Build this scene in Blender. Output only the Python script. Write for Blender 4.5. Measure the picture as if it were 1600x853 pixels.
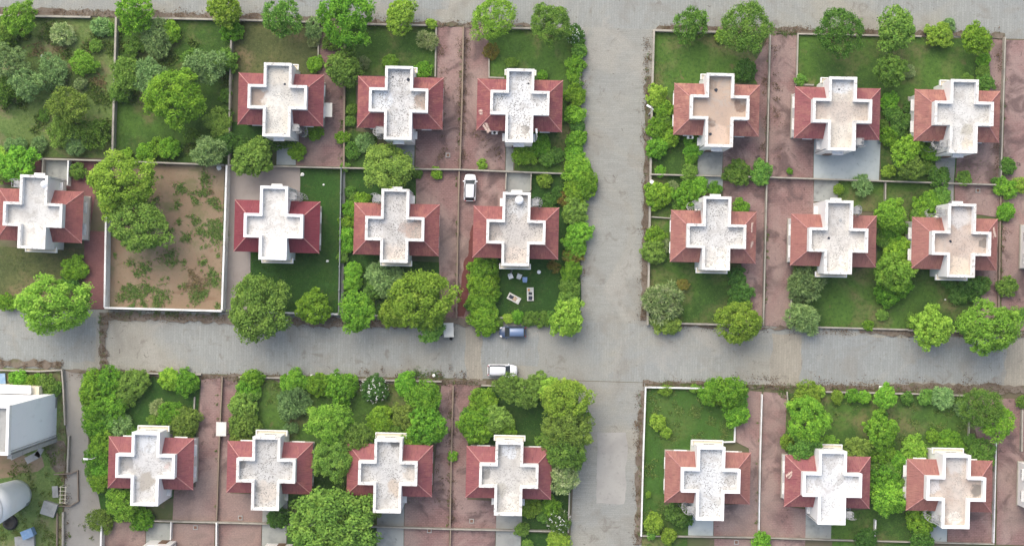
import bpy, math, random
import numpy as np
from mathutils import Vector

random.seed(7)
C = bpy.context.scene.collection
scene = bpy.context.scene
for o in list(bpy.data.objects):
    bpy.data.objects.remove(o, do_unlink=True)

# ------------------------------------------------------------------ camera, sky, sun, exposure
S = 11.0            # survey scale: photograph pixels per metre of ground
H = 175.0           # camera height above the ground
cam_d = bpy.data.cameras.new('camera')
cam_d.sensor_width = 36.0
cam_d.angle_x = 2 * math.atan(800.0 / S / H)
cam_d.clip_end = 5000
cam = bpy.data.objects.new('camera', cam_d)
cam.location = (0, 0, H)
C.objects.link(cam)
scene.camera = cam

SUN_AZ, SUN_EL = math.radians(-28), math.radians(52)     # azimuth clockwise from +Y
world = bpy.data.worlds.new('World')
scene.world = world
world.use_nodes = True
wn = world.node_tree
wn.nodes.clear()
sky = wn.nodes.new('ShaderNodeTexSky')
sky.sky_type = 'NISHITA'
sky.sun_disc = False
sky.sun_elevation = SUN_EL
sky.sun_rotation = SUN_AZ % (2 * math.pi)
sky.air_density = 1.0
sky.dust_density = 4.0
sky.ozone_density = 1.0
bgn = wn.nodes.new('ShaderNodeBackground')
bgn.inputs['Strength'].default_value = 0.122
scene.render.engine = 'CYCLES'
scene.cycles.max_bounces = 5
scene.cycles.diffuse_bounces = 3
scene.cycles.glossy_bounces = 2
scene.cycles.transmission_bounces = 3
won = wn.nodes.new('ShaderNodeOutputWorld')
wn.links.new(sky.outputs[0], bgn.inputs[0])
wn.links.new(bgn.outputs[0], won.inputs[0])

sun_d = bpy.data.lights.new('sun', 'SUN')
sun_d.energy = 1.4
sun_d.angle = math.radians(70)
sun_d.color = (1.0, 0.95, 0.86)
sun = bpy.data.objects.new('sun', sun_d)
sun_dir = Vector((math.sin(SUN_AZ) * math.cos(SUN_EL), math.cos(SUN_AZ) * math.cos(SUN_EL), math.sin(SUN_EL)))
sun.rotation_euler = sun_dir.to_track_quat('Z', 'Y').to_euler()
sun.location = (0, 0, 120)
C.objects.link(sun)

vs = scene.view_settings
vs.view_transform = 'Standard'
vs.look = 'None'
vs.gamma = 1
vs.use_curve_mapping = False
vs.exposure = 0.95

# ------------------------------------------------------------------ helpers
def W(px, py, z=0.0):
    """survey point (photograph pixel) at height z -> metres"""
    k = (H - z) / H / S
    return ((px - 800) * k, (426.5 - py) * k)

class MB:
    def __init__(s):
        s.v, s.f = [], []
    def add(s, vs_, fs):
        n = len(s.v)
        s.v += [tuple(p) for p in vs_]
        s.f += [tuple(i + n for i in f) for f in fs]
        return s
    def box(s, x0, x1, y0, y1, z0, z1):
        return s.add([(x0, y0, z0), (x1, y0, z0), (x1, y1, z0), (x0, y1, z0), (x0, y0, z1), (x1, y0, z1), (x1, y1, z1), (x0, y1, z1)],
                     [(3, 2, 1, 0), (4, 5, 6, 7), (0, 1, 5, 4), (1, 2, 6, 5), (2, 3, 7, 6), (3, 0, 4, 7)])
    def prism(s, poly, z0, z1, bottom=True):
        n = len(poly)
        v = [(x, y, z0) for x, y in poly] + [(x, y, z1) for x, y in poly]
        f = [tuple(range(n, 2 * n))] + [(i, (i + 1) % n, n + (i + 1) % n, n + i) for i in range(n)]
        if bottom:
            f.append(tuple(reversed(range(n))))
        return s.add(v, f)
    def ring(s, outer, inner, z0, z1):
        n = len(outer)
        v = [(x, y, z0) for x, y in outer] + [(x, y, z1) for x, y in outer] + [(x, y, z1) for x, y in inner] + [(x, y, z0) for x, y in inner]
        f = []
        for i in range(n):
            j = (i + 1) % n
            f += [(i, j, n + j, n + i), (n + i, n + j, 2 * n + j, 2 * n + i), (2 * n + i, 2 * n + j, 3 * n + j, 3 * n + i), (3 * n + i, 3 * n + j, j, i)]
        return s.add(v, f)
    def tube(s, a, b, r0, r1=None, n=8):
        r1 = r0 if r1 is None else r1
        a, b = Vector(a), Vector(b)
        d = (b - a).normalized()
        u = d.orthogonal().normalized()
        w = d.cross(u)
        v = []
        for p, r in ((a, r0), (b, r1)):
            for i in range(n):
                t = 2 * math.pi * i / n
                v.append(p + (u * math.cos(t) + w * math.sin(t)) * r)
        f = [(i, (i + 1) % n, n + (i + 1) % n, n + i) for i in range(n)] + [tuple(reversed(range(n))), tuple(range(n, 2 * n))]
        return s.add(v, f)
    def lathe(s, prof, n=16, cx=0, cy=0):
        v, f = [], []
        for r, z in prof:
            for i in range(n):
                t = 2 * math.pi * i / n
                v.append((cx + r * math.cos(t), cy + r * math.sin(t), z))
        for k in range(len(prof) - 1):
            for i in range(n):
                j = (i + 1) % n
                f.append((k * n + i, k * n + j, (k + 1) * n + j, (k + 1) * n + i))
        f.append(tuple(range((len(prof) - 1) * n, len(prof) * n)))
        f.append(tuple(reversed(range(n))))
        return s.add(v, f)
    def mesh(s, name, smooth=False):
        m = bpy.data.meshes.new(name)
        m.from_pydata(s.v, [], s.f)
        if smooth:
            for p in m.polygons:
                p.use_smooth = True
        m.update()
        return m

CACHE = {}
def cached(key, fn):
    if key not in CACHE:
        m = fn()
        if isinstance(m, MB):
            m = m.mesh(key if isinstance(key, str) else str(key[0]))
        CACHE[key] = m
    return CACHE[key]

def obj(name, mesh, mat=None, parent=None, loc=(0, 0, 0), rz=0.0, scale=None, rot=None):
    if isinstance(mesh, MB):
        mesh = mesh.mesh(name)
    o = bpy.data.objects.new(name, mesh)
    C.objects.link(o)
    o.location = loc
    o.rotation_euler = rot if rot else (0, 0, rz)
    if scale:
        o.scale = scale
    if mat is not None:
        if not mesh.materials:
            mesh.materials.append(mat)
        if mesh.materials[0] is not mat:
            o.material_slots[0].link = 'OBJECT'
            o.material_slots[0].material = mat
    if parent is not None:
        o.parent = parent
    return o

def empty(name, loc, rz=0.0):
    o = bpy.data.objects.new(name, None)
    C.objects.link(o)
    o.location = loc
    o.rotation_euler = (0, 0, rz)
    o.empty_display_size = 0.5
    return o

def tag(o, label=None, cat=None, group=None, kind=None):
    if label: o['label'] = label
    if cat: o['category'] = cat
    if group: o['group'] = group
    if kind: o['kind'] = kind
    return o

# ------------------------------------------------------------------ materials
class NT:
    def __init__(s, name):
        s.m = bpy.data.materials.new(name)
        s.m.use_nodes = True
        s.t = s.m.node_tree
        s.t.nodes.clear()
        s.out = s.n('ShaderNodeOutputMaterial')
    def n(s, typ, **kw):
        nd = s.t.nodes.new(typ)
        for k, v in kw.items():
            setattr(nd, k, v)
        return nd
    def l(s, a, b):
        s.t.links.new(a, b)
    def mix(s, fac, a, b, mode='MIX'):
        nd = s.n('ShaderNodeMix', data_type='RGBA', blend_type=mode)
        for sock, v in ((nd.inputs[0], fac), (nd.inputs[6], a), (nd.inputs[7], b)):
            if hasattr(v, 'is_linked'):
                s.l(v, sock)
            elif isinstance(v, (int, float)):
                sock.default_value = v
            else:
                sock.default_value = (v[0], v[1], v[2], 1)
        return nd.outputs[2]
    def math(s, op, a, b=None, clamp=False):
        nd = s.n('ShaderNodeMath', operation=op)
        nd.use_clamp = clamp
        for i, v in enumerate((a, b)):
            if v is None: continue
            if hasattr(v, 'is_linked'): s.l(v, nd.inputs[i])
            else: nd.inputs[i].default_value = v
        return nd.outputs[0]
    def rng(s, v, lo, hi, a=0.0, b=1.0):
        nd = s.n('ShaderNodeMapRange')
        nd.interpolation_type = 'SMOOTHSTEP'
        s.l(v, nd.inputs[0])
        nd.inputs[1].default_value = lo
        nd.inputs[2].default_value = hi
        nd.inputs[3].default_value = a
        nd.inputs[4].default_value = b
        return nd.outputs[0]
    def coord(s, shift=True):
        tc = s.n('ShaderNodeTexCoord')
        if not shift:
            return tc.outputs['Object']
        oi = s.n('ShaderNodeObjectInfo')
        mu = s.n('ShaderNodeVectorMath', operation='ADD')
        sc = s.math('MULTIPLY', oi.outputs['Random'], 93.0)
        s.l(tc.outputs['Object'], mu.inputs[0])
        s.l(sc, mu.inputs[1])
        return mu.outputs[0]
    def scaled(s, vec, sc):
        mp = s.n('ShaderNodeMapping')
        s.l(vec, mp.inputs[0])
        mp.inputs['Scale'].default_value = sc if isinstance(sc, (tuple, list)) else (sc, sc, sc)
        return mp.outputs[0]
    def noise(s, vec, sc, detail=4.0, rough=0.6, dist=0.0):
        nd = s.n('ShaderNodeTexNoise')
        s.l(s.scaled(vec, sc), nd.inputs['Vector'])
        nd.inputs['Scale'].default_value = 1.0
        nd.inputs['Detail'].default_value = detail
        nd.inputs['Roughness'].default_value = rough
        nd.inputs['Distortion'].default_value = dist
        return nd.outputs['Fac']
    def voro(s, vec, sc, out='Distance', feature='F1'):
        nd = s.n('ShaderNodeTexVoronoi', feature=feature)
        s.l(s.scaled(vec, sc), nd.inputs['Vector'])
        nd.inputs['Scale'].default_value = 1.0
        return nd.outputs[out]
    def bsdf(s, col, rough=0.85, bump=None, bstr=0.3, bdist=0.05, spec=0.3, metal=0.0):
        p = s.n('ShaderNodeBsdfPrincipled')
        if hasattr(col, 'is_linked'): s.l(col, p.inputs['Base Color'])
        else: p.inputs['Base Color'].default_value = (col[0], col[1], col[2], 1)
        p.inputs['Roughness'].default_value = rough
        p.inputs['Specular IOR Level'].default_value = spec
        p.inputs['Metallic'].default_value = metal
        if bump is not None:
            b = s.n('ShaderNodeBump')
            b.inputs['Strength'].default_value = bstr
            b.inputs['Distance'].default_value = bdist
            s.l(bump, b.inputs['Height'])
            s.l(b.outputs[0], p.inputs['Normal'])
        s.l(p.outputs[0], s.out.inputs[0])
        return s.m

def layered(name, base, layers, rough=0.85, shift=True, bump=None, bstr=0.3, spec=0.25):
    """base colour plus worn / stained layers: (scale, lo, hi, colour, amount[, detail, distortion])"""
    t = NT(name)
    v = t.coord(shift)
    col = base
    for L in layers:
        sc, lo, hi, c, a = L[:5]
        d = L[5] if len(L) > 5 else 4.0
        ds = L[6] if len(L) > 6 else 0.0
        f = t.rng(t.noise(v, sc, d, 0.62, ds), lo, hi, 0.0, a)
        col = t.mix(f, col, c)
    bn = t.noise(v, bump, 3.0) if bump else None
    return t.bsdf(col, rough, bn, bstr, 0.04, spec)

def plain(name, col, rough=0.6, var=0.12, sc=3.0, spec=0.3, metal=0.0):
    t = NT(name)
    v = t.coord()
    d = tuple(c * (1 - var) for c in col)
    b = tuple(min(1, c * (1 + var)) for c in col)
    f = t.noise(v, sc, 5.0)
    return t.bsdf(t.mix(t.rng(f, 0.3, 0.7), d, b), rough, spec=spec, metal=metal)

def paver_mat(name, base, alt, brick, rot, tints, joint, jamt=0.36):
    t = NT(name)
    tc = t.coord(False)
    br = t.n('ShaderNodeTexBrick')
    mp = t.n('ShaderNodeMapping')
    t.l(tc, mp.inputs[0])
    mp.inputs['Rotation'].default_value = (0, 0, rot)
    t.l(mp.outputs[0], br.inputs['Vector'])
    br.inputs['Scale'].default_value = 1.0
    br.inputs['Brick Width'].default_value = brick[0]
    br.inputs['Row Height'].default_value = brick[1]
    br.inputs['Mortar Size'].default_value = brick[1] * 0.11
    br.inputs['Mortar Smooth'].default_value = 0.6
    br.inputs['Color1'].default_value = (*base, 1)
    br.inputs['Color2'].default_value = (*alt, 1)
    br.inputs['Mortar'].default_value = (*[base[i] * (1 - jamt) + joint[i] * jamt for i in range(3)], 1)
    col = br.outputs['Color']
    for sc, lo, hi, c, a, d, ds in tints:
        f = t.rng(t.noise(tc, sc, d, 0.62, ds), lo, hi, 0.0, a)
        col = t.mix(f, col, c)
    sp = t.rng(t.noise(tc, 6.0, 6.0, 0.75), 0.35, 0.75, 0.84, 1.14)
    mu = t.n('ShaderNodeVectorMath', operation='SCALE')
    t.l(col, mu.inputs[0]); t.l(sp, mu.inputs['Scale'])
    h = t.math('ADD', br.outputs['Fac'], t.noise(tc, 9.0, 4.0))
    return t.bsdf(mu.outputs[0], 0.9, h, 0.25, -0.02, 0.2)

ROAD_TINTS = [(0.045, 0.45, 0.62, (0.325, 0.30, 0.235), 0.6, 5.0, 0.8),
              (0.035, 0.50, 0.64, (0.235, 0.25, 0.245), 0.50, 4.0, 0.5),
              (0.16, 0.50, 0.68, (0.225, 0.208, 0.175), 0.55, 8.0, 0.9),
              (0.10, 0.54, 0.66, (0.34, 0.325, 0.28), 0.55, 7.0, 0.8),
              (0.5, 0.58, 0.70, (0.165, 0.145, 0.12), 0.55, 9.0, 1.0),
              (1.3, 0.645, 0.71, (0.085, 0.07, 0.055), 0.75, 9.0, 1.2)]
M = {}
M['road_cross'] = paver_mat('paver_road_cross', (0.298, 0.300, 0.268), (0.262, 0.264, 0.236), (1.4, 0.27), 0.023, ROAD_TINTS, (0.14, 0.13, 0.115))
M['road_along'] = paver_mat('paver_road_along', (0.292, 0.302, 0.278), (0.256, 0.264, 0.244), (1.4, 0.36), math.pi / 2 + 0.023, ROAD_TINTS, (0.14, 0.14, 0.13))
M['road_patch'] = layered('relaid_concrete', (0.33, 0.32, 0.29), [(0.3, 0.4, 0.7, (0.25, 0.24, 0.22), 0.6), (2.0, 0.55, 0.75, (0.19, 0.18, 0.165), 0.5)], bump=7.0)
M['lane'] = layered('lane_concrete', (0.27, 0.25, 0.22), [(0.25, 0.4, 0.7, (0.19, 0.175, 0.15), 0.7), (1.2, 0.58, 0.74, (0.10, 0.11, 0.06), 0.6, 8), (0.06, .45, .6, (0.30, .29, .26), .6)], shift=False, bump=6.0)
M['drive'] = paver_mat('driveway_pavers', (0.28, 0.172, 0.156), (0.24, 0.145, 0.133), (0.5, 0.25), 0.023,
                       [(0.12, 0.42, 0.60, (0.31, 0.225, 0.20), 0.85, 5.0, 0.8), (0.3, 0.47, 0.63, (0.125, 0.085, 0.08), 0.85, 6.0, 0.8),
                        (1.1, 0.60, 0.70, (0.07, 0.052, 0.046), 0.75, 8.0, 1.0), (0.07, 0.5, 0.64, (0.31, 0.235, 0.20), 0.6, 3.0, 0.4)], (0.11, 0.075, 0.07), .7)
M['drive_red'] = paver_mat('driveway_maroon', (0.21, 0.098, 0.095), (0.185, 0.085, 0.083), (0.6, 0.3), 0.03,
                       [(0.3, 0.5, 0.7, (0.17, 0.075, 0.075), 0.6, 5.0, 0.5)], (0.10, 0.05, 0.05))
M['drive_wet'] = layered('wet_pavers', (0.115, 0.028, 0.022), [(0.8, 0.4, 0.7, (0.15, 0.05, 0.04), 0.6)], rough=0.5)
M['court'] = layered('court_cement', (0.31, 0.325, 0.30), [(0.4, 0.42, 0.66, (0.19, 0.20, 0.195), 0.7), (1.6, 0.58, 0.72, (0.13, 0.135, 0.125), 0.6, 8), (.15, .45, .6, (.30, .29, .26), .5)], shift=False, bump=8.0)
M['court_blue'] = layered('court_pale_cement', (0.42, 0.465, 0.46), [(0.4, 0.42, 0.66, (0.34, 0.385, 0.385), 0.7), (1.6, 0.6, 0.72, (0.16, 0.18, 0.18), 0.6, 8)], shift=False, bump=8.0)
M['pink_cement'] = layered('pinkish_cement', (0.30, 0.265, 0.24), [(0.3, 0.42, 0.66, (0.25, 0.215, 0.195), 0.7), (1.6, 0.6, 0.74, (0.18, 0.155, 0.135), 0.5, 8)], shift=False, bump=8.0)
M['ground'] = layered('bare_ground', (0.13, 0.11, 0.07), [(0.05, 0.45, 0.6, (0.07, 0.10, 0.03), 0.8), (0.5, 0.5, 0.7, (0.16, 0.125, 0.085), 0.6)], shift=False)
M['dirt'] = layered('bare_dirt', (0.225, 0.158, 0.102), [(0.12, 0.42, 0.62, (0.26, 0.205, 0.135), 0.7), (0.5, 0.55, 0.7, (0.17, 0.105, 0.062), 0.6, 6, .5), (1.8, 0.6, 0.72, (0.13, 0.09, 0.05), 0.6, 8, .5), (.28, .50, .66, (.115, .13, .05), .6, 8, .6), (3.5, .55, .68, (.12, .135, .055), .45, 6)], shift=False, bump=4.0)
M['verge'] = layered('littered_verge', (0.165, 0.135, 0.105), [(0.5, 0.45, 0.62, (0.10, 0.075, 0.055), 0.8, 7, .6), (1.3, 0.55, 0.7, (0.23, 0.20, 0.16), 0.7, 7), (0.25, .52, .66, (.09, .10, .04), .7, 5), (3.0, .6, .7, (.045, .035, .025), .8, 6)], shift=False, bump=4.0, bstr=.6)
def lawn_mat(name, base, dry, amt, dark=(0.028, 0.06, 0.016)):
    return layered(name, base, [(0.10, 0.45, 0.62, dark, 0.75, 3), (0.17, 0.47, 0.66, dry, amt, 6, 0.5), (0.9, 0.5, 0.72, tuple(c * 1.5 for c in base), 0.45, 6),
                                (2.2, 0.46, 0.66, dark, 0.7, 8), (5.0, 0.52, 0.68, tuple(c * 1.6 for c in base), 0.5, 6), (0.6, 0.62, 0.74, (0.17, 0.125, 0.07), amt * 0.8, 8, .7)], shift=False, bump=6.0, bstr=0.6, rough=0.95, spec=0.1)
M['lawn'] = lawn_mat('lawn_grass', (0.072, 0.140, 0.026), (0.165, 0.150, 0.068), 0.85, (0.036, 0.078, 0.018))
M['lawn_dark'] = lawn_mat('lawn_lush', (0.036, 0.090, 0.018), (0.075, 0.11, 0.03), 0.4, (0.024, 0.062, 0.014))
M['lawn_dry'] = lawn_mat('lawn_dry', (0.105, 0.115, 0.045), (0.20, 0.15, 0.085), 0.95, (0.05, 0.07, 0.026))
M['lawn_fresh'] = lawn_mat('lawn_fresh', (0.052, 0.118, 0.022), (0.095, 0.130, 0.036), 0.6, (0.04, 0.09, 0.018))
M['wild'] = lawn_mat('wild_growth', (0.125, 0.180, 0.052), (0.22, 0.175, 0.105), 0.9, (0.07, 0.125, 0.034))
M['white'] = layered('white_paint', (0.80, 0.79, 0.76), [(0.9, 0.5, 0.8, (0.68, 0.66, 0.61), 0.6, 5), ((1.5, 1.5, 0.25), 0.62, 0.78, (0.42, 0.40, 0.36), 0.5, 6)], rough=0.7)
M['coping'] = layered('weathered_coping', (0.72, 0.71, 0.67), [(0.9, 0.44, 0.66, (0.50, 0.475, 0.425), 0.75, 6), (2.4, 0.54, 0.66, (0.27, 0.25, 0.22), 0.75, 7), (7.0, 0.64, 0.72, (.14, .13, .12), .8, 5)], rough=0.8)
M['coping_clean'] = layered('fresh_coping', (0.83, 0.83, 0.82), [(1.5, 0.55, 0.8, (0.70, 0.68, 0.64), 0.5, 6)], rough=0.75)
M['cream'] = layered('cream_paint', (0.66, 0.60, 0.46), [(0.8, 0.45, 0.7, (0.52, 0.47, 0.36), 0.6, 6), (3.0, 0.6, 0.7, (0.2, 0.18, 0.15), 0.5, 6)], rough=0.8)
M['wall_cream'] = layered('old_wall_cement', (0.36, 0.335, 0.28), [(0.7, 0.42, 0.66, (0.25, 0.235, 0.20), 0.75, 6), (2.5, 0.58, 0.72, (0.16, 0.15, 0.115), 0.7, 7)], shift=False, rough=0.9, bump=8)
M['wall_brown'] = layered('old_wall_brown', (0.25, 0.195, 0.145), [(0.7, 0.45, 0.7, (0.18, 0.14, 0.11), 0.7, 6), (2.5, 0.58, 0.72, (0.10, 0.085, 0.065), 0.7, 7)], shift=False, rough=0.9, bump=8)
M['wall_white'] = layered('compound_white', (0.70, 0.70, 0.68), [(0.6, 0.45, 0.7, (0.52, 0.51, 0.47), 0.75, 6), (2.2, 0.58, 0.70, (0.26, 0.245, 0.21), 0.6, 7)], shift=False, rough=0.8)
M['fence_grey'] = layered('weathered_grey', (0.20, 0.22, 0.22), [(0.7, 0.45, 0.7, (0.13, 0.145, 0.145), 0.7, 6), (3, .6, .7, (.3, .3, .29), .6, 6)], shift=False, rough=0.85)
M['cap'] = plain('ridge_mortar', (0.42, 0.20, 0.18), 0.8, 0.2, 2.0)
M['metal_white'] = plain('white_metal', (0.74, 0.74, 0.72), 0.5, 0.1)
M['stair_metal'] = plain('weathered_stair_metal', (0.30, 0.30, 0.29), 0.6, 0.2)
M['glass'] = plain('window_glass', (0.03, 0.035, 0.04), 0.08, 0.1, spec=0.6)
M['shade'] = plain('sunshade_white', (0.70, 0.69, 0.66), 0.7, 0.1)
M['door'] = plain('door_brown', (0.16, 0.09, 0.05), 0.5, 0.2)
M['grey_metal'] = plain('grey_metal', (0.34, 0.35, 0.35), 0.5, 0.15, metal=0.3)
M['dark'] = plain('dark_plastic', (0.02, 0.02, 0.022), 0.5, 0.2)
M['rubber'] = plain('rubber', (0.018, 0.018, 0.018), 0.8, 0.2)
M['tank'] = plain('tank_plastic', (0.80, 0.80, 0.78), 0.45, 0.05)
M['bark'] = layered('bark', (0.17, 0.125, 0.085), [((8, 8, 1.5), 0.4, 0.65, (0.08, 0.06, 0.04), 0.8, 5)], rough=0.95)
M['pale_bark'] = layered('pale_bark', (0.42, 0.38, 0.31), [((8, 8, 1.5), 0.45, 0.65, (0.25, 0.22, 0.18), 0.7, 5)], rough=0.95)
M['concrete'] = layered('rough_concrete', (0.34, 0.34, 0.32), [(0.9, 0.45, 0.7, (0.24, 0.24, 0.225), 0.7, 6), (4, .6, .7, (.14, .14, .13), .6, 6)], rough=0.9, bump=8)
M['timber'] = layered('weathered_timber', (0.42, 0.36, 0.27), [((1, 9, 9), 0.45, 0.65, (0.25, 0.21, 0.16), 0.7, 5)], rough=0.85)
M['tarp'] = layered('blue_tarp', (0.20, 0.32, 0.48), [(2.0, 0.45, 0.7, (0.34, 0.45, 0.56), 0.7, 6)], rough=0.6)
M['cloth_beige'] = plain('beige_cloth', (0.48, 0.36, 0.25), 0.9, 0.25, 4)
M['cloth_dark'] = plain('dark_cloth', (0.035, 0.04, 0.055), 0.9, 0.3, 4)
M['chair_blue'] = plain('blue_plastic', (0.26, 0.38, 0.62), 0.45, 0.1)
M['orange'] = plain('orange_cloth', (0.6, 0.25, 0.05), 0.8, 0.2)
M['sheet'] = layered('painted_sheet', (0.62, 0.61, 0.55), [(0.9, 0.45, 0.7, (0.52, 0.51, 0.46), 0.6, 5), (4, .62, .72, (.35, .33, .29), .5, 6)], rough=0.6)
M['rust'] = plain('rusty_iron', (0.17, 0.09, 0.06), 0.8, 0.3, 6)

def roof_mat(name, red, faded, fade_amt):
    """clay-red hip covering: courses, streaks running down the slope, faded and mossy patches"""
    t = NT(name)
    tc = t.n('ShaderNodeTexCoord').outputs['Object']
    v = t.coord(True)
    n1 = t.rng(t.noise(v, 0.8, 5.0, 0.65), 0.42, 0.66, 0.0, fade_amt)
    col = t.mix(n1, red, faded)
    n2 = t.rng(t.noise(v, (5.0, 0.5, 1.0), 5.0, 0.7), 0.52, 0.72, 0.0, 0.65 * fade_amt)
    col = t.mix(n2, col, tuple(c * 1.15 for c in faded))
    n3 = t.rng(t.noise(v, (6.0, 0.9, 1.0), 5.0, 0.7), 0.50, 0.66, 0.0, 0.65)
    col = t.mix(n3, col, tuple(c * 0.55 for c in red))
    n4 = t.rng(t.noise(v, 3.2, 8.0, 0.75), 0.60, 0.70, 0.0, 0.5)
    col = t.mix(n4, col, (0.42, 0.30, 0.26))
    wv = t.n('ShaderNodeTexWave', wave_type='BANDS', bands_direction='X')
    wv.inputs['Scale'].default_value = 1.15
    wv.inputs['Distortion'].default_value = 0.5
    t.l(tc, wv.inputs['Vector'])
    return t.bsdf(col, 0.65, wv.outputs['Fac'], 0.22, 0.04, 0.25)

def terrace_mat(name, base, speck, stains, tint, flip):
    """broken-tile terrace finish with flecks, damp stains and dust; stains: (x, y, r, colour, amount)"""
    t = NT(name)
    base = (base[0] * .93, base[1] * .92, base[2] * .885)
    tint = (tint[0] * .92, tint[1] * .905, tint[2] * .865)
    tc = t.n('ShaderNodeTexCoord').outputs['Object']
    v = t.coord(True)
    col = t.mix(t.rng(t.noise(v, 0.5, 5.0), 0.35, 0.68), base, tint)
    nz = t.n('ShaderNodeTexNoise')
    t.l(v, nz.inputs['Vector'])
    nz.inputs['Scale'].default_value = 0.9
    nz.inputs['Detail'].default_value = 6
    off = t.n('ShaderNodeVectorMath', operation='MULTIPLY_ADD')
    t.l(nz.outputs['Color'], off.inputs[0])
    off.inputs[1].default_value = (2.2, 2.2, 0)
    ad = t.n('ShaderNodeVectorMath', operation='ADD')
    t.l(tc, ad.inputs[0])
    ad.inputs[1].default_value = (-1.1, -1.1, 0)
    t.l(ad.outputs[0], off.inputs[2])
    fl = t.n('ShaderNodeVectorMath', operation='MULTIPLY')
    t.l(off.outputs[0], fl.inputs[0])
    fl.inputs[1].default_value = (1, 1, 0)
    for x, y, r, c, a in stains:
        if flip: x, y = -x, -y
        dn = t.n('ShaderNodeVectorMath', operation='DISTANCE')
        t.l(fl.outputs[0], dn.inputs[0])
        dn.inputs[1].default_value = (x, y, 0)
        col = t.mix(t.rng(dn.outputs['Value'], r * 0.75, r * 1.15, a, 0.0), col, c)
    col = t.mix(t.rng(t.noise(v, 0.55, 7.0, 0.7, 0.8), 0.50, 0.60, 0.0, 0.45), col, (0.36, 0.335, 0.30))
    col = t.mix(t.rng(t.noise(v, 1.1, 7.0, 0.7, 0.6), 0.60, 0.68, 0.0, 0.5), col, (0.24, 0.225, 0.20))
    cell = t.voro(v, 5.6, 'Color')
    sep = t.n('ShaderNodeSeparateColor')
    t.l(cell, sep.inputs[0])
    area = t.rng(t.noise(v, 0.8, 6.0), 0.38, 0.58, .3, 1.0)
    thr = t.rng(sep.outputs[0], 0.64 - 0.44 * speck, 0.68 - 0.44 * speck)
    dst = t.rng(t.voro(v, 5.6), 0.34, 0.52, 1.0, 0.0)
    f = t.math('MULTIPLY', t.math('MULTIPLY', thr, dst), t.math('MULTIPLY', area, min(1.0, 0.25 + speck)))
    col = t.mix(f, col, (0.20, 0.195, 0.18))
    sm = t.rng(t.noise(v, 2.4, 7.0, 0.7), 0.66, 0.73, 0.0, 0.7)
    col = t.mix(sm, col, (0.13, 0.12, 0.105))
    return t.bsdf(col, 0.9, t.noise(v, 9.0, 3.0), 0.25, 0.02, 0.15)

def leaf_mat(name, a, b, tip, trans=0.3):
    t = NT(name)
    g = t.n('ShaderNodeNewGeometry')
    oi = t.n('ShaderNodeObjectInfo')
    v = t.coord(True)
    col = t.mix(g.outputs['Random Per Island'], a, b)
    f = t.rng(t.noise(v, 2.6, 3.0), 0.48, 0.68, 0.0, 0.75)
    col = t.mix(f, col, tip)
    hs = t.n('ShaderNodeHueSaturation')
    t.l(col, hs.inputs['Color'])
    t.l(t.rng(oi.outputs['Random'], 0, 1, 0.488, 0.512), hs.inputs['Hue'])
    r2 = t.math('FRACT', t.math('MULTIPLY', oi.outputs['Random'], 7.31))
    t.l(t.rng(r2, 0, 1, 0.82, 1.18), hs.inputs['Value'])
    p = t.n('ShaderNodeBsdfDiffuse')
    t.l(hs.outputs[0], p.inputs['Color'])
    tr = t.n('ShaderNodeBsdfTranslucent')
    t.l(hs.outputs[0], tr.inputs['Color'])
    mx = t.n('ShaderNodeMixShader')
    mx.inputs[0].default_value = trans
    t.l(p.outputs[0], mx.inputs[1])
    t.l(tr.outputs[0], mx.inputs[2])
    t.l(mx.outputs[0], t.out.inputs[0])
    return t.m

LEAF = {
    'b': leaf_mat('leaf_bright', (0.077, 0.209, 0.022), (0.237, 0.455, 0.049), (0.314, 0.540, 0.056), 0.25),
    'm': leaf_mat('leaf_mid', (0.069, 0.165, 0.030), (0.197, 0.372, 0.064), (0.258, 0.427, 0.076), 0.25),
    'y': leaf_mat('leaf_yellow', (0.114, 0.232, 0.029), (0.298, 0.493, 0.062), (0.385, 0.564, 0.083), 0.25),
    'o': leaf_mat('leaf_olive', (0.099, 0.180, 0.034), (0.258, 0.381, 0.070), (0.314, 0.444, 0.083), 0.25),
    'd': leaf_mat('leaf_dark', (0.047, 0.118, 0.025), (0.136, 0.269, 0.052), (0.178, 0.317, 0.064), 0.25),
    'g': leaf_mat('leaf_grey', (0.122, 0.227, 0.078), (0.344, 0.532, 0.193), (0.445, 0.635, 0.230), 0.25),
    'p': leaf_mat('leaf_pale', (0.156, 0.267, 0.073), (0.498, 0.595, 0.253), (0.553, 0.595, 0.328), 0.25),
    'w': leaf_mat('leaf_flowering', (0.044, 0.118, 0.028), (0.130, 0.256, 0.056), (0.168, 0.303, 0.067), 0.25),
    'r': leaf_mat('leaf_reddish', (0.156, 0.152, 0.036), (0.375, 0.286, 0.076), (0.258, 0.354, 0.056), 0.25),
}
M['petal'] = plain('petal_white', (0.80, 0.80, 0.74), 0.7, 0.1)
M['grass_blade'] = leaf_mat('grass_blade', (0.07, 0.125, 0.028), (0.145, 0.21, 0.05), (0.18, 0.21, 0.065), 0.2)
M['weed'] = leaf_mat('weed_leaf', (0.085, 0.165, 0.04), (0.19, 0.30, 0.08), (0.25, 0.32, 0.10), 0.25)
M['straw'] = leaf_mat('straw', (0.26, 0.20, 0.10), (0.34, 0.28, 0.14), (0.3, 0.27, 0.13), 0.2)
M['litter'] = leaf_mat('leaf_litter', (0.06, 0.042, 0.028), (0.12, 0.085, 0.05), (0.17, 0.125, 0.07), 0.0)

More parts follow.
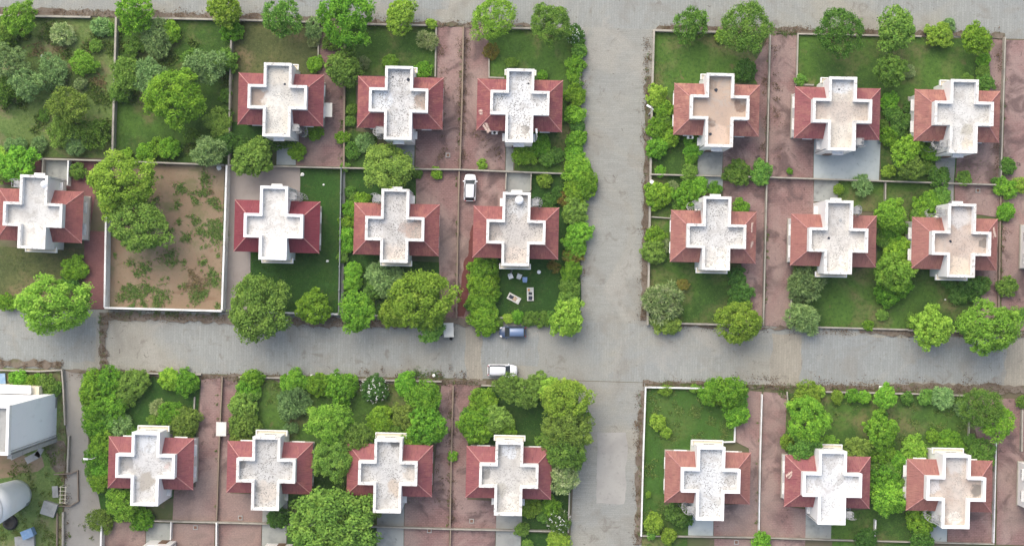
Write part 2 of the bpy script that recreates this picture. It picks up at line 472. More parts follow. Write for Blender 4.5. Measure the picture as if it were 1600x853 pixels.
# ------------------------------------------------------------------ ground, roads, lawns
NSHEET = [0]
def sheet(name, pts, z, mat, rag=0.0, step=1.2, seed=0):
    """flat sheet from survey points, each a little above the one laid before; rag > 0 gives it an uneven edge"""
    NSHEET[0] += 1
    z = 0.015 + 0.0014 * NSHEET[0]
    P = [W(x, y, 0) for x, y in pts]
    if rag:
        rr = random.Random(seed + int(pts[0][0] * 7 + pts[0][1]))
        Q = []
        for i in range(len(P)):
            a, b = P[i], P[(i + 1) % len(P)]
            L = math.hypot(b[0] - a[0], b[1] - a[1])
            n = max(1, int(L / step))
            nx, ny = -(b[1] - a[1]) / L, (b[0] - a[0]) / L
            for k in range(n):
                t = k / n
                d = rr.uniform(-rag, rag) if k else 0
                Q.append((a[0] + (b[0] - a[0]) * t + nx * d, a[1] + (b[1] - a[1]) * t + ny * d))
        P = Q
    area = sum(P[i][0] * P[(i + 1) % len(P)][1] - P[(i + 1) % len(P)][0] * P[i][1] for i in range(len(P)))
    if area < 0:
        P.reverse()
    o = obj(name, MB().add([(x, y, z) for x, y in P], [tuple(range(len(P)))]), mat)
    return tag(o, kind='structure')

gnd = obj('ground', MB().add([(-900, -900, 0), (900, -900, 0), (900, 900, 0), (-900, 900, 0)], [(0, 1, 2, 3)]), M['ground'])
tag(gnd, kind='structure')
Z1, Z2, Z3, Z4 = 0.02, 0.04, 0.19, 0.22
# roads: top road, middle road, cross street, side lane
sheet('road', [(-500, -160), (2100, -160), (2100, 72), (1580, 61), (1020, 48), (908, 44), (540, 36), (180, 27), (-500, 11)], Z1, M['road_along'])
sheet('road', [(-500, 468), (163, 484), (530, 493), (912, 503), (1015, 505), (1600, 519), (2100, 531), (2100, 622), (1600, 610), (1005, 597), (900, 594), (320, 584), (100, 577), (-500, 562)], Z1, M['road_along'])
sheet('road', [(909, 43), (1021, 46), (1014, 506), (904, 503)], Z2, M['road_cross'])
sheet('road', [(904, 595), (1008, 598), (1002, 860), (996, 1000), (880, 1000), (890, 860)], Z2, M['road_cross'])
sheet('side_lane', [(96, 578), (131, 580), (138, 700), (162, 760), (158, 860), (150, 1000), (96, 1000), (100, 800), (106, 690)], Z2, M['lane'], 0.15)
sheet('road_patch', [(933, 676), (978, 675), (981, 700), (977, 730), (979, 755), (975, 787), (932, 786)], Z3, M['road_patch'], 0.1, 0.7)
sheet('road_patch', [(910, 505), (1012, 507), (1007, 596), (905, 594)], Z2, M['road_along'])

M['road_beige'] = paver_mat('paver_road_dusty', (0.325, 0.30, 0.242), (0.285, 0.262, 0.212), (1.4, 0.36), math.pi / 2 + 0.023, ROAD_TINTS[2:], (0.16, 0.145, 0.12))
M['road_bluish'] = paver_mat('paver_road_bluish', (0.275, 0.290, 0.276), (0.245, 0.258, 0.246), (1.4, 0.36), math.pi / 2 + 0.023, ROAD_TINTS[2:], (0.14, 0.14, 0.13))
for pts, mt in (([(727, 509), (752, 509), (754, 594), (729, 593)], 'road_beige'), ([(1206, 521), (1252, 523), (1249, 603), (1203, 602)], 'road_beige'), ([(1572, 528), (1700, 530), (1700, 612), (1569, 609)], 'road_beige'),
                ([(1255, 523), (1568, 530), (1565, 601), (1252, 596)], 'road_bluish'), ([(756, 512), (842, 514), (840, 572), (756, 570)], 'road_bluish'), ([(12, 492), (150, 496), (148, 566), (8, 562)], 'road_bluish'), ([(430, 10), (700, 16), (702, -30), (430, -30)], 'road_bluish')):
    sheet('road_patch', pts, Z2 + .004, M[mt], 0.25, 1.1)
LAWNS = []
def lawn(pts, mat='lawn', dens=1.0, z=Z2):
    o = sheet('lawn', pts, z, M[mat], 0.06, 1.5)
    LAWNS.append((pts, mat, dens))
    return o
def drive(pts, mat='drive', z=Z2, name='driveway'):
    return sheet(name, pts, z, M[mat])
def court(pts, mat='court', z=Z3):
    return sheet('courtyard', pts, z, M[mat])

# top row plots
lawn([(-60, 25), (179, 29), (176, 247), (-60, 243)], 'wild', 2.0)
lawn([(181, 29), (361, 32), (357, 257), (178, 249)], 'lawn', 1.6)
lawn([(363, 32), (498, 36), (497, 118), (440, 118), (362, 116)], 'lawn_dry', .8)
lawn([(359, 190), (425, 195), (425, 257), (357, 257)], 'lawn_dark', 1.0)
drive([(499, 37), (537, 38), (536, 261), (463, 259), (466, 190), (500, 188)])
court([(433, 215), (463, 216), (462, 258), (432, 258)], 'court_blue')
lawn([(540, 39), (681, 41), (680, 120), (556, 118), (556, 205), (590, 210), (590, 262), (539, 261)], 'lawn', 1.0)
drive([(683, 42), (723, 43), (718, 265), (649, 263), (650, 200), (683, 200)])
court([(607, 222), (648, 224), (647, 263), (606, 262)], 'court')
drive([(725, 42), (763, 43), (763, 205), (790, 206), (789, 266), (720, 264)])
court([(791, 225), (803, 226), (802, 267), (790, 267)], 'court')
lawn([(764, 42), (907, 46), (901, 271), (830, 269), (804, 266), (806, 200), (765, 120)], 'lawn', 1.0)
lawn([(1023, 49), (1185, 53), (1182, 131), (1128, 130), (1128, 220), (1090, 225), (1090, 273), (1018, 271)], 'lawn', 1.0)
drive([(1184, 90), (1203, 53), (1198, 277), (1130, 274), (1130, 205), (1182, 205), (1183, 130), (1170, 110)])
drive([(1205, 54), (1246, 55), (1242, 200), (1272, 205), (1270, 279), (1200, 277)])
court([(1090, 215), (1130, 217), (1128, 274), (1090, 273)], 'court')
lawn([(1247, 55), (1546, 62), (1540, 150), (1560, 290), (1376, 283), (1376, 140), (1246, 132)], 'lawn', 1.0)
court([(1272, 215), (1376, 217), (1373, 282), (1271, 279)], 'court_blue')
court([(1462, 240), (1493, 242), (1490, 288), (1461, 287)], 'court')
drive([(1547, 62), (1569, 63), (1562, 290), (1492, 288), (1496, 225), (1540, 222)], z=Z3)
drive([(1572, 63), (1760, 66), (1750, 292), (1566, 290)])
# middle row plots
drive([(-60, 243), (152, 252), (150, 300), (135, 395), (132, 300), (60, 290), (-60, 285)], 'drive_red')
court([(66, 250), (106, 251), (105, 285), (64, 285)], 'court')
lawn([(-60, 385), (131, 388), (131, 484), (-60, 478)], 'lawn_dry', 1.0)
drive([(132, 360), (166, 362), (163, 483), (132, 482)], 'drive_red', Z3)
sheet('bare_plot', [(168, 254), (351, 258), (345, 487), (163, 481)], Z2, M['dirt'])
sheet('paved_yard', [(354, 259), (470, 261), (468, 330), (392, 330), (391, 488), (347, 487)], Z2, M['pink_cement'])
lawn([(469, 262), (532, 263), (528, 491), (391, 489), (392, 395), (468, 395)], 'lawn_dark', 1.0, Z3)
sheet('drain_strip', [(532, 263), (540, 263), (536, 493), (529, 492)], Z3, M['court'])
lawn([(540, 264), (650, 265), (650, 330), (560, 330), (556, 395), (640, 408), (686, 410), (688, 496), (537, 493)], 'lawn_dark', 1.0)
drive([(650, 265), (717, 266), (713, 498), (688, 496), (686, 402), (650, 330)])
drive([(719, 267), (791, 269), (790, 325), (742, 325), (742, 498), (714, 498)])
court([(791, 270), (830, 271), (829, 300), (790, 300)], 'court')
lawn([(742, 402), (880, 406), (905, 480), (904, 502), (742, 498)], 'lawn_dark', 1.0)
lawn([(830, 271), (905, 272), (908, 480), (872, 490), (872, 330), (830, 320)], 'lawn_dark', 0.8, Z1 + .01)
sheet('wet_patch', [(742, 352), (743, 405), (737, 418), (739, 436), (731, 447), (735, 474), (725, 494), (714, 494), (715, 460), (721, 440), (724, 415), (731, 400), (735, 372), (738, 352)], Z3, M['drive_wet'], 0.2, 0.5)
lawn([(1019, 273), (1090, 275), (1090, 330), (1050, 330), (1048, 410), (1157, 413), (1160, 509), (1013, 506)], 'lawn', 1.0)
drive([(1130, 276), (1197, 278), (1193, 509), (1160, 508), (1158, 400), (1182, 330), (1130, 330)])
drive([(1199, 278), (1271, 280), (1271, 340), (1237, 345), (1236, 511), (1195, 509)])
court([(1090, 275), (1130, 276), (1128, 300), (1090, 300)], 'court_blue')
court([(1272, 281), (1310, 282), (1308, 315), (1271, 315)], 'court')
lawn([(1310, 282), (1460, 286), (1460, 330), (1424, 335), (1420, 415), (1520, 425), (1522, 517), (1237, 511), (1240, 415), (1370, 420), (1370, 330), (1310, 330)], 'lawn', 1.0)
court([(1461, 287), (1490, 288), (1489, 325), (1459, 325)], 'court')
drive([(1491, 288), (1564, 290), (1562, 518), (1523, 517), (1522, 400), (1560, 340), (1492, 330)])
drive([(1566, 291), (1750, 294), (1745, 520), (1564, 516)])
# bottom row plots
lawn([(132, 581), (314, 584), (306, 690), (300, 770), (230, 790), (228, 814), (160, 812), (142, 700)], 'lawn_dark', 1.0)
drive([(315, 585), (346, 586), (338, 813), (270, 812), (272, 765), (306, 760)])
drive([(348, 587), (372, 588), (360, 770), (412, 772), (410, 817), (340, 814)])
court([(411, 770), (450, 772), (448, 818), (410, 817)], 'court')
lawn([(373, 588), (690, 594), (676, 700), (675, 780), (630, 790), (590, 822), (450, 818), (450, 770), (356, 700)], 'lawn', 1.0)
drive([(690, 596), (707, 600), (702, 826), (632, 823), (633, 775), (676, 770)], z=Z3)
court([(590, 780), (632, 782), (631, 823), (589, 822)], 'court')
drive([(709, 600), (751, 601), (730, 780), (776, 782), (775, 827), (704, 826)])
court([(776, 782), (816, 783), (815, 829), (775, 828)], 'court')
lawn([(752, 601), (904, 598), (888, 832), (816, 829), (816, 780), (862, 770), (862, 700), (730, 700)], 'lawn_dark', 1.0)
lawn([(1009, 606), (1149, 609), (1148, 690), (1132, 691), (1120, 705), (1040, 705), (1038, 790), (1076, 790), (1075, 839), (1003, 836)], 'lawn_fresh', 1.3)
drive([(1150, 608), (1190, 612), (1186, 840), (1115, 838), (1115, 790), (1170, 785), (1170, 700), (1150, 690)])
court([(1076, 785), (1115, 786), (1114, 838), (1075, 838)], 'court_blue')
drive([(1192, 612), (1229, 614), (1226, 790), (1259, 795), (1258, 842), (1187, 840)])
court([(1259, 795), (1300, 797), (1298, 843), (1258, 842)], 'court')
lawn([(1230, 614), (1512, 620), (1512, 700), (1414, 715), (1412, 800), (1442, 800), (1440, 846), (1298, 843), (1300, 800), (1356, 795), (1358, 710), (1226, 705)], 'lawn', 1.2)
court([(1441, 800), (1480, 802), (1479, 847), (1440, 846)], 'court_blue')
drive([(1512, 621), (1558, 622), (1554, 849), (1480, 847), (1480, 802), (1552, 795)])
drive([(1560, 622), (1760, 626), (1750, 853), (1556, 850)])
# row behind the bottom row
drive([(161, 815), (228, 816), (226, 960), (158, 958)])
court([(229, 816), (268, 817), (266, 960), (227, 960)], 'court')
drive([(269, 817), (336, 818), (332, 960), (267, 960)])
drive([(339, 818), (409, 819), (406, 960), (334, 960)])
court([(410, 819), (448, 820), (446, 960), (407, 960)], 'court')
lawn([(449, 820), (588, 823), (586, 960), (447, 960)], 'lawn_dark', 1.0)
court([(589, 824), (631, 825), (629, 960), (587, 960)], 'court')
drive([(632, 825), (702, 827), (698, 960), (630, 960)])
drive([(705, 828), (774, 829), (770, 960), (700, 960)])
court([(775, 829), (814, 830), (812, 960), (772, 960)], 'court')
lawn([(815, 831), (887, 833), (880, 960), (813, 960)], 'lawn_dark', 1.0)
lawn([(1003, 838), (1074, 840), (1072, 960), (998, 960)], 'lawn', 1.0)
drive([(1116, 841), (1186, 842), (1180, 960), (1114, 960)])
drive([(1188, 842), (1258, 843), (1250, 960), (1182, 960)])
lawn([(1300, 845), (1440, 848), (1436, 960), (1298, 960)], 'lawn', 1.0)
# rough lot at the left
sheet('rough_lot', [(-60, 572), (94, 578), (104, 690), (98, 800), (94, 960), (-60, 960)], Z1, M['wild'])
sheet('bare_patch', [(-60, 708), (30, 706), (66, 712), (70, 728), (48, 738), (22, 744), (-60, 756)], Z1, M['dirt'], .5, 1.0)
sheet('bare_patch', [(66, 690), (100, 688), (101, 735), (88, 738), (78, 715)], Z1, M['verge'], .5, 1.0)
# littered verges along the walls
for pts in ([(166, 488), (350, 492), (420, 493), (528, 497), (690, 501), (690, 512), (530, 511), (440, 507), (350, 505), (165, 498)],
            [(1005, 598), (1090, 600), (1120, 603), (1230, 606), (1420, 611), (1600, 615), (1600, 602), (1450, 598), (1330, 601), (1190, 603), (1100, 596), (1004, 594)],
            [(100, 577), (330, 585), (530, 589), (760, 594), (760, 602), (530, 599), (320, 592), (130, 583)],
            [(0, 12), (130, 16), (340, 22), (480, 27), (700, 36), (830, 40), (830, 43), (540, 38), (180, 28), (0, 24)],
            [(1030, 40), (1200, 44), (1390, 48), (1570, 53), (1570, 61), (1250, 54), (1022, 48)],
            [(1008, 120), (1018, 120), (1012, 500), (1001, 500), (1005, 300)],
            [(1000, 610), (1007, 610), (1001, 850), (993, 850), (995, 700)],
            [(688, 497), (735, 499), (735, 509), (690, 507)],
            [(1020, 504), (1120, 507), (1235, 511), (1235, 515), (1120, 512), (1020, 509)],
            [(1340, 514), (1430, 516), (1600, 520), (1600, 527), (1430, 525), (1345, 521)],
            [(155, 488), (168, 489), (168, 582), (158, 582)],
            [(-20, 560), (95, 564), (96, 576), (-20, 573)]):
    sheet('verge', pts, Z3 + 0.008, M['verge'], 0.3, 0.7)

# ------------------------------------------------------------------ boundary walls
def wall(pts, h, th, mat, label, cat='wall', name='boundary_wall', posts=False):
    """free-standing wall along survey points (taken at its top), with a coping stone course"""
    P = [Vector(W(x, y, h)) for x, y in pts]
    th *= .82
    root = empty(name, (P[0].x, P[0].y, 0))
    base, cop = MB(), MB()
    for i in range(len(P) - 1):
        a, b = P[i] - P[0], P[i + 1] - P[0]
        d = (b - a).normalized()
        nrm = Vector((-d.y, d.x))
        e = th / 2 * 0.98
        a2 = a - d * (e if i else 0)
        b2 = b + d * (e if i < len(P) - 2 else 0)
        hz = h - 0.004 * i
        for mb, t, z0, z1 in ((base, th / 2, -0.05, hz - 0.07), (cop, th / 2 + 0.015, hz - 0.07, hz)):
            q = [a2 - nrm * t, b2 - nrm * t, b2 + nrm * t, a2 + nrm * t]
            mb.prism([(v.x, v.y) for v in q], z0, z1)
        if posts:
            n = max(2, int((b - a).length / 3.0))
            for k in range(n + 1):
                c = a + (b - a) * (k / n)
                obj('post', cached(('post', h), lambda: MB().box(-.1, .1, -.1, .1, -.05, h + .25)), M[mat], root, (c.x, c.y, 0))
    obj('masonry', base, M[mat], root)
    obj('wall_coping', cop, M[mat], root)
    tag(root, label, cat, 'plot boundary walls')
    return root

TW = 'top row'
wall([(-60, 22.5), (35, 25), (141, 27)], .8, .28, 'wall_cream', 'low cement wall fronting the wild plot on the top road')
wall([(181, 27), (178.5, 120), (175, 250)], 1.3, .3, 'wall_cream', 'long pale wall between the wild plot and the leafy plot beside it')
wall([(233, 28.5), (340, 30.5)], .8, .28, 'wall_cream', 'low cement wall fronting the leafy plot on the top road')
wall([(361, 60), (359, 130), (357, 257)], 1.2, .25, 'wall_cream', 'wall left of the first villa in the top row')
wall([(365, 31), (498, 35)], .7, .25, 'wall_cream', 'low wall fronting the dry lawn of the first top-row villa')
wall([(498, 36), (497, 92)], .5, .22, 'wall_cream', 'short kerb wall right of the first top-row villa lawn')
wall([(538.5, 40), (537, 261)], 1.1, .25, 'wall_brown', 'long brown wall between first and second top-row villas')
wall([(540, 37), (681, 40)], .7, .25, 'wall_cream', 'low wall fronting the lawn of the second top-row villa')
wall([(681.5, 41), (680, 120)], .5, .22, 'wall_cream', 'short kerb wall right of the second top-row villa lawn')
wall([(724, 42), (722, 150), (718.5, 265)], .9, .22, 'wall_brown', 'long brown wall between second and third top-row villas')
wall([(764, 43), (907, 46)], .7, .25, 'wall_cream', 'low wall fronting the lawn of the third top-row villa')
wall([(764, 80), (764, 121), (788, 122)], .45, .2, 'wall_cream', 'bent kerb wall at the left of the third top-row villa lawn')
wall([(908, 46), (905, 160), (902, 271)], .9, .25, 'wall_cream', 'wall behind the hedge of the third top-row villa')
wall([(1120, 50), (1022, 47.5), (1019, 150), (1016, 300), (1014, 420), (1012, 508)], .9, .3, 'wall_cream', 'long cream wall along the right side of the cross street')
wall([(1204, 52), (1201, 160), (1198, 277)], .9, .2, 'wall_cream', 'pale wall between fourth and fifth top-row villas')
wall([(1440, 57), (1247, 53), (1245, 132), (1272, 133)], .5, .22, 'wall_cream', 'kerb wall round the lawn of the fifth top-row villa')
wall([(1571, 58), (1568, 160), (1564, 290)], .9, .2, 'wall_cream', 'pale wall right of the sixth top-row villa')
# between top and middle rows
wall([(57, 248), (160, 251), (350, 258)], 1.2, .22, 'wall_cream', 'back wall above the bare dirt plot')
wall([(67, 249), (65.5, 285)], 1.2, .18, 'wall_cream', 'left side wall of the small court behind the leftmost villa')
wall([(106.5, 251), (105, 290)], 1.4, .18, 'wall_white', 'white right side wall of the court behind the leftmost villa')
wall([(356, 258), (532, 262.5), (718, 265), (830, 269.5), (903, 272)], 1.2, .2, 'wall_cream', 'long back wall between the top and middle rows, left block')
wall([(1017, 272.5), (1200, 277), (1380, 283), (1563, 289)], 1.2, .2, 'wall_cream', 'long back wall between the top and middle rows, right block')
wall([(167, 262), (164.5, 380), (163, 480)], 2.1, .26, 'wall_white', 'white compound wall on the left of the bare dirt plot')
wall([(163, 481), (346, 486)], 2.1, .26, 'wall_white', 'white compound wall fronting the bare dirt plot')
wall([(354, 258), (350, 380), (346.5, 484)], 2.1, .28, 'wall_white', 'white compound wall between the dirt plot and the crimson-roofed villa')
wall([(392, 487.5), (529, 491)], 1.4, .22, 'wall_white', 'white wall fronting the lawn of the crimson-roofed villa')
wall([(533, 263), (531, 380), (529, 490)], 1.5, .14, 'fence_grey', 'dark grey post fence right of the crimson-roofed villa', 'fence', 'post_fence', True)
wall([(530, 492), (688, 495)], .8, .22, 'wall_cream', 'low wall fronting the third middle-row villa')
wall([(717.5, 267), (715, 380), (713, 497)], .9, .2, 'wall_brown', 'brown wall between third and fourth middle-row villas')
wall([(775, 496), (905, 500)], .7, .22, 'wall_cream', 'low wall fronting the garden with the loungers')
wall([(791, 269), (790, 296)], 1.0, .14, 'wall_cream', 'left side wall of the court behind the villa beside the white hatchback')
wall([(830, 270), (829, 298)], 1.0, .14, 'wall_cream', 'right side wall of the court behind the villa with the roof tank')
wall([(1198.5, 278), (1196, 380), (1193, 508)], .9, .2, 'wall_cream', 'pale wall between fifth and sixth middle-row villas')
wall([(1018, 339), (1047, 341)], .6, .18, 'wall_cream', 'short wall beside the fifth middle-row villa toward the cross street')
wall([(1050, 505), (1160, 508)], .8, .25, 'wall_cream', 'low wall fronting the lawn of the fifth middle-row villa')
wall([(1237, 440), (1236, 510), (1420, 515)], .6, .22, 'wall_cream', 'kerb wall round the lawn of the sixth middle-row villa')
wall([(1420, 516), (1523, 518)], .6, .22, 'wall_cream', 'low wall fronting the last middle-row villa lawn')
wall([(1384, 284), (1383.5, 325)], .8, .18, 'wall_cream', 'short cross wall on the lawn behind the sixth and last middle-row villas')
wall([(1564.5, 291), (1562, 400), (1560, 516)], .6, .2, 'wall_brown', 'brown kerb wall right of the last middle-row villa')
# bottom row
wall([(225, 583), (314, 585)], .7, .22, 'wall_cream', 'low wall fronting the first bottom-row villa')
wall([(304, 620), (302, 660)], .5, .2, 'wall_cream', 'short kerb right of the first bottom-row villa lawn')
wall([(347, 589), (342, 700), (338, 814)], .8, .18, 'wall_brown', 'thin brown wall between first and second bottom-row villas')
wall([(373, 589), (520, 592), (690, 596)], .7, .22, 'wall_cream', 'low wall fronting the bushy gardens of the second and third bottom-row villas')
wall([(708, 602), (705, 720), (703, 826)], .8, .2, 'wall_brown', 'brown wall between third and fourth bottom-row villas')
wall([(752, 602), (830, 604)], .7, .22, 'wall_cream', 'low wall fronting the fourth bottom-row villa behind the parked white car')
wall([(890, 770), (888, 832)], 1.0, .2, 'wall_cream', 'wall beside the cross street right of the fourth bottom-row villa')
wall([(228, 813.5), (450, 819), (590, 823), (703, 826.5), (868, 830)], .9, .2, 'wall_cream', 'long back wall behind the bottom row, left block', posts=False)
wall([(267, 815), (266, 843)], 1.0, .14, 'wall_white', 'white side wall of the grey court at the lower left')
wall([(338, 816), (336, 960)], 1.2, .2, 'wall_white', 'white wall between the two red yards at the bottom edge')
wall([(158, 820), (155, 960)], 1.5, .25, 'wall_white', 'white wall along the side lane at the bottom edge')
wall([(704, 828), (699, 960)], .9, .2, 'wall_brown', 'brown wall between two yards at the bottom edge near the cross street')
wall([(1148, 607.5), (1009, 605), (1005, 720), (1002, 838)], .9, .2, 'wall_white', 'white wall round the fresh lawn at the crossing corner')
wall([(1149, 660), (1148, 690), (1130, 690.5)], .6, .2, 'wall_white', 'bent white kerb at the inner corner of the fresh lawn')
wall([(1191, 616), (1188, 720), (1186, 838)], .9, .16, 'wall_white', 'white wall between fifth and sixth bottom-row villas')
wall([(1004, 837), (1186, 840), (1300, 843.5), (1440, 847), (1554, 850)], .8, .14, 'wall_cream', 'long pale back wall behind the bottom row, right block')
wall([(1230, 612), (1232, 640)], .6, .18, 'wall_cream', 'short kerb at the upper left of the sixth bottom-row villa garden')
wall([(1290, 612), (1440, 615.5), (1512, 618)], .7, .22, 'wall_cream', 'low wall fronting the sixth and seventh bottom-row gardens')
wall([(1515, 655), (1514, 692)], .6, .18, 'wall_cream', 'short kerb beside the feathery tree at the lower right')
wall([(1557, 690), (1555, 770), (1553, 848)], .8, .16, 'wall_white', 'white wall right of the last bottom-row villa')
wall([(1598, 640), (1597, 705)], .8, .25, 'wall_cream', 'cream wall at the right edge beside the red driveway')
wall([(1368.5, 812), (1367, 843)], .9, .2, 'wall_white', 'short white cross wall behind the sixth bottom-row villa')
# left lot and lane
wall([(-40, 577), (60, 580), (96, 578), (98, 600), (101, 664)], .9, .2, 'wall_cream', 'cream garden wall between the tall white block and the lane')
wall([(107, 681), (105, 738)], .9, .2, 'wall_cream', 'old wall along the lane above the fenced play plot')
wall([(98, 800), (97, 960)], .8, .28, 'wall_cream', 'old wall along the lane at the bottom left corner')
wall([(89, 802), (88, 960)], .5, .18, 'wall_brown', 'low inner kerb beside the lane wall at the bottom left corner')

# ------------------------------------------------------------------ villas
EV, PT = 4.4, 7.2        # eave and parapet heights
HX, HY = 5.92, 3.58      # half size of the hip roof at the eave
AX, AY = 3.98, 1.60      # half size of the cross arm running left-right
TX = 1.85                # half width of the front-rear arm
YF, YR = -4.58, 5.36     # front and rear ends of that arm
TF = 6.3                 # terrace floor

def cross_poly(o=0.0):
    a, b, t = AX + o, AY + o, TX + o
    f, r = YF - o, YR + o
    return [(-t, f), (t, f), (t, -b), (a, -b), (a, b), (t, b), (t, r), (-t, r), (-t, b), (-a, b), (-a, -b), (-t, -b)]

def slope_mesh(side):
    """one hip plane built of overlapping courses; side 0 = front, 1 = right, 2 = rear, 3 = left"""
    e = [(-HX, -HY), (HX, -HY), (HX, HY), (-HX, HY)]
    i = [(-AX, -AY), (AX, -AY), (AX, AY), (-AX, AY)]
    a0, b0 = e[side], e[(side + 1) % 4]
    a1, b1 = i[side], i[(side + 1) % 4]
    n, z0, z1, lift = 8, EV, EV + 1.42, 0.03
    mb = MB()
    lerp = lambda p, q, t: (p[0] + (q[0] - p[0]) * t, p[1] + (q[1] - p[1]) * t)
    for k in range(n):
        t0, t1 = k / n, (k + 1) / n
        pa, pb = lerp(a0, a1, t0), lerp(b0, b1, t0)
        qa, qb = lerp(a0, a1, t1), lerp(b0, b1, t1)
        za, zb = z0 + (z1 - z0) * t0, z0 + (z1 - z0) * t1
        mb.add([(*pa, za), (*pb, za), (*pa, za + lift), (*pb, za + lift), (*qb, zb + .004), (*qa, zb + .004)], [(0, 1, 3, 2), (2, 3, 4, 5)])
    # turned so that the slope's own x axis runs along the eave (for the streaks and ribs)
    ang = side * math.pi / 2
    c, s = math.cos(-ang), math.sin(-ang)
    mb.v = [(x * c - y * s, x * s + y * c, z) for x, y, z in mb.v]
    return mb

def window_frame(w, h):
    mb = MB()
    mb.box(-w / 2, w / 2, -.05, .05, h - .08, h).box(-w / 2, w / 2, -.05, .05, 0, .08)
    mb.box(-w / 2, -w / 2 + .08, -.05, .05, .08, h - .08).box(w / 2 - .08, w / 2, -.05, .05, .08, h - .08).box(-.03, .03, -.04, .04, .08, h - .08)
    return mb

def add_window(root, x, y, z, rz, w=1.3, h=1.2, shade=True):
    wd = obj('window', cached(('window', w, h), lambda: window_frame(w, h)), M['metal_white'], root, (x, y, z), rz)
    obj('pane', cached(('pane', w, h), lambda: MB().box(-w / 2 + .07, w / 2 - .07, -.025, .02, .07, h - .07)), M['glass'], wd)
    if shade:
        obj('sunshade', cached(('sunshade', w), lambda: MB().box(-w / 2 - .15, w / 2 + .15, -.45, .03, 0, .07)), M['shade'], root, (x, y, z + h + .1), rz)

def spiral_stair(root, sx, mat):
    """spiral stair to the terrace standing off the rear arm; sx = side"""
    R, n = 0.72, 17
    st = obj('spiral_stair', cached('stair_pole', lambda: MB().tube((0, 0, 0), (0, 0, 7.6), .06, n=10)), mat, root, (sx * (TX + 1.0), YR - 1.25, 0))
    def tread():
        mb, a = MB(), math.radians(6.5)
        v = [(.05 * math.cos(-a), .05 * math.sin(-a))] + [(R * math.cos(t), R * math.sin(t)) for t in (-a, 0, a)] + [(.05 * math.cos(a), .05 * math.sin(a))]
        return mb.prism(v, 0, .05)
    for k in range(n):
        ang = math.radians(k * 30)
        obj('tread', cached('tread', tread), mat, st, (0, 0, .35 + k * .355), ang)
    def rail():
        mb = MB()
        m = n * 3
        for lvl in (0.45, 0.9):
            pts = [(R * math.cos(math.radians(k * 10)), R * math.sin(math.radians(k * 10)), .35 + k * .355 / 3 + lvl) for k in range(m)]
            for p, q in zip(pts[:-1], pts[1:]):
                mb.tube(p, q, .028, n=4)
        for k in range(0, m, 3):
            p = (R * math.cos(math.radians(k * 10)), R * math.sin(math.radians(k * 10)))
            mb.tube((*p, .35 + k * .355 / 3), (*p, .35 + k * .355 / 3 + .9), .022, n=4)
        return mb
    obj('handrail', cached('stair_rail', rail), mat, st)
    obj('landing', cached(('landing', sx), lambda: MB().box(-.85 if sx > 0 else -.15, .15 if sx > 0 else .85, -.45, .45, 6.45, 6.52)), mat, st)
    def frame():
        mb = MB()
        x0, x1 = (-.8, .1) if sx > 0 else (-.1, .8)
        mb.tube(((x1 if sx > 0 else x0), -.42, 7.35), ((x1 if sx > 0 else x0), .42, 7.35), .03, n=4)
        for y in (-.42, .42):
            mb.tube((x0, y, 7.35), (x1, y, 7.35), .03, n=4)
            for x in (x0, x1):
                mb.tube((x, y, 6.5), (x, y, 7.35), .03, n=4)
        return mb
    obj('landing_rail', cached(('landing_rail', sx), frame), mat, st)

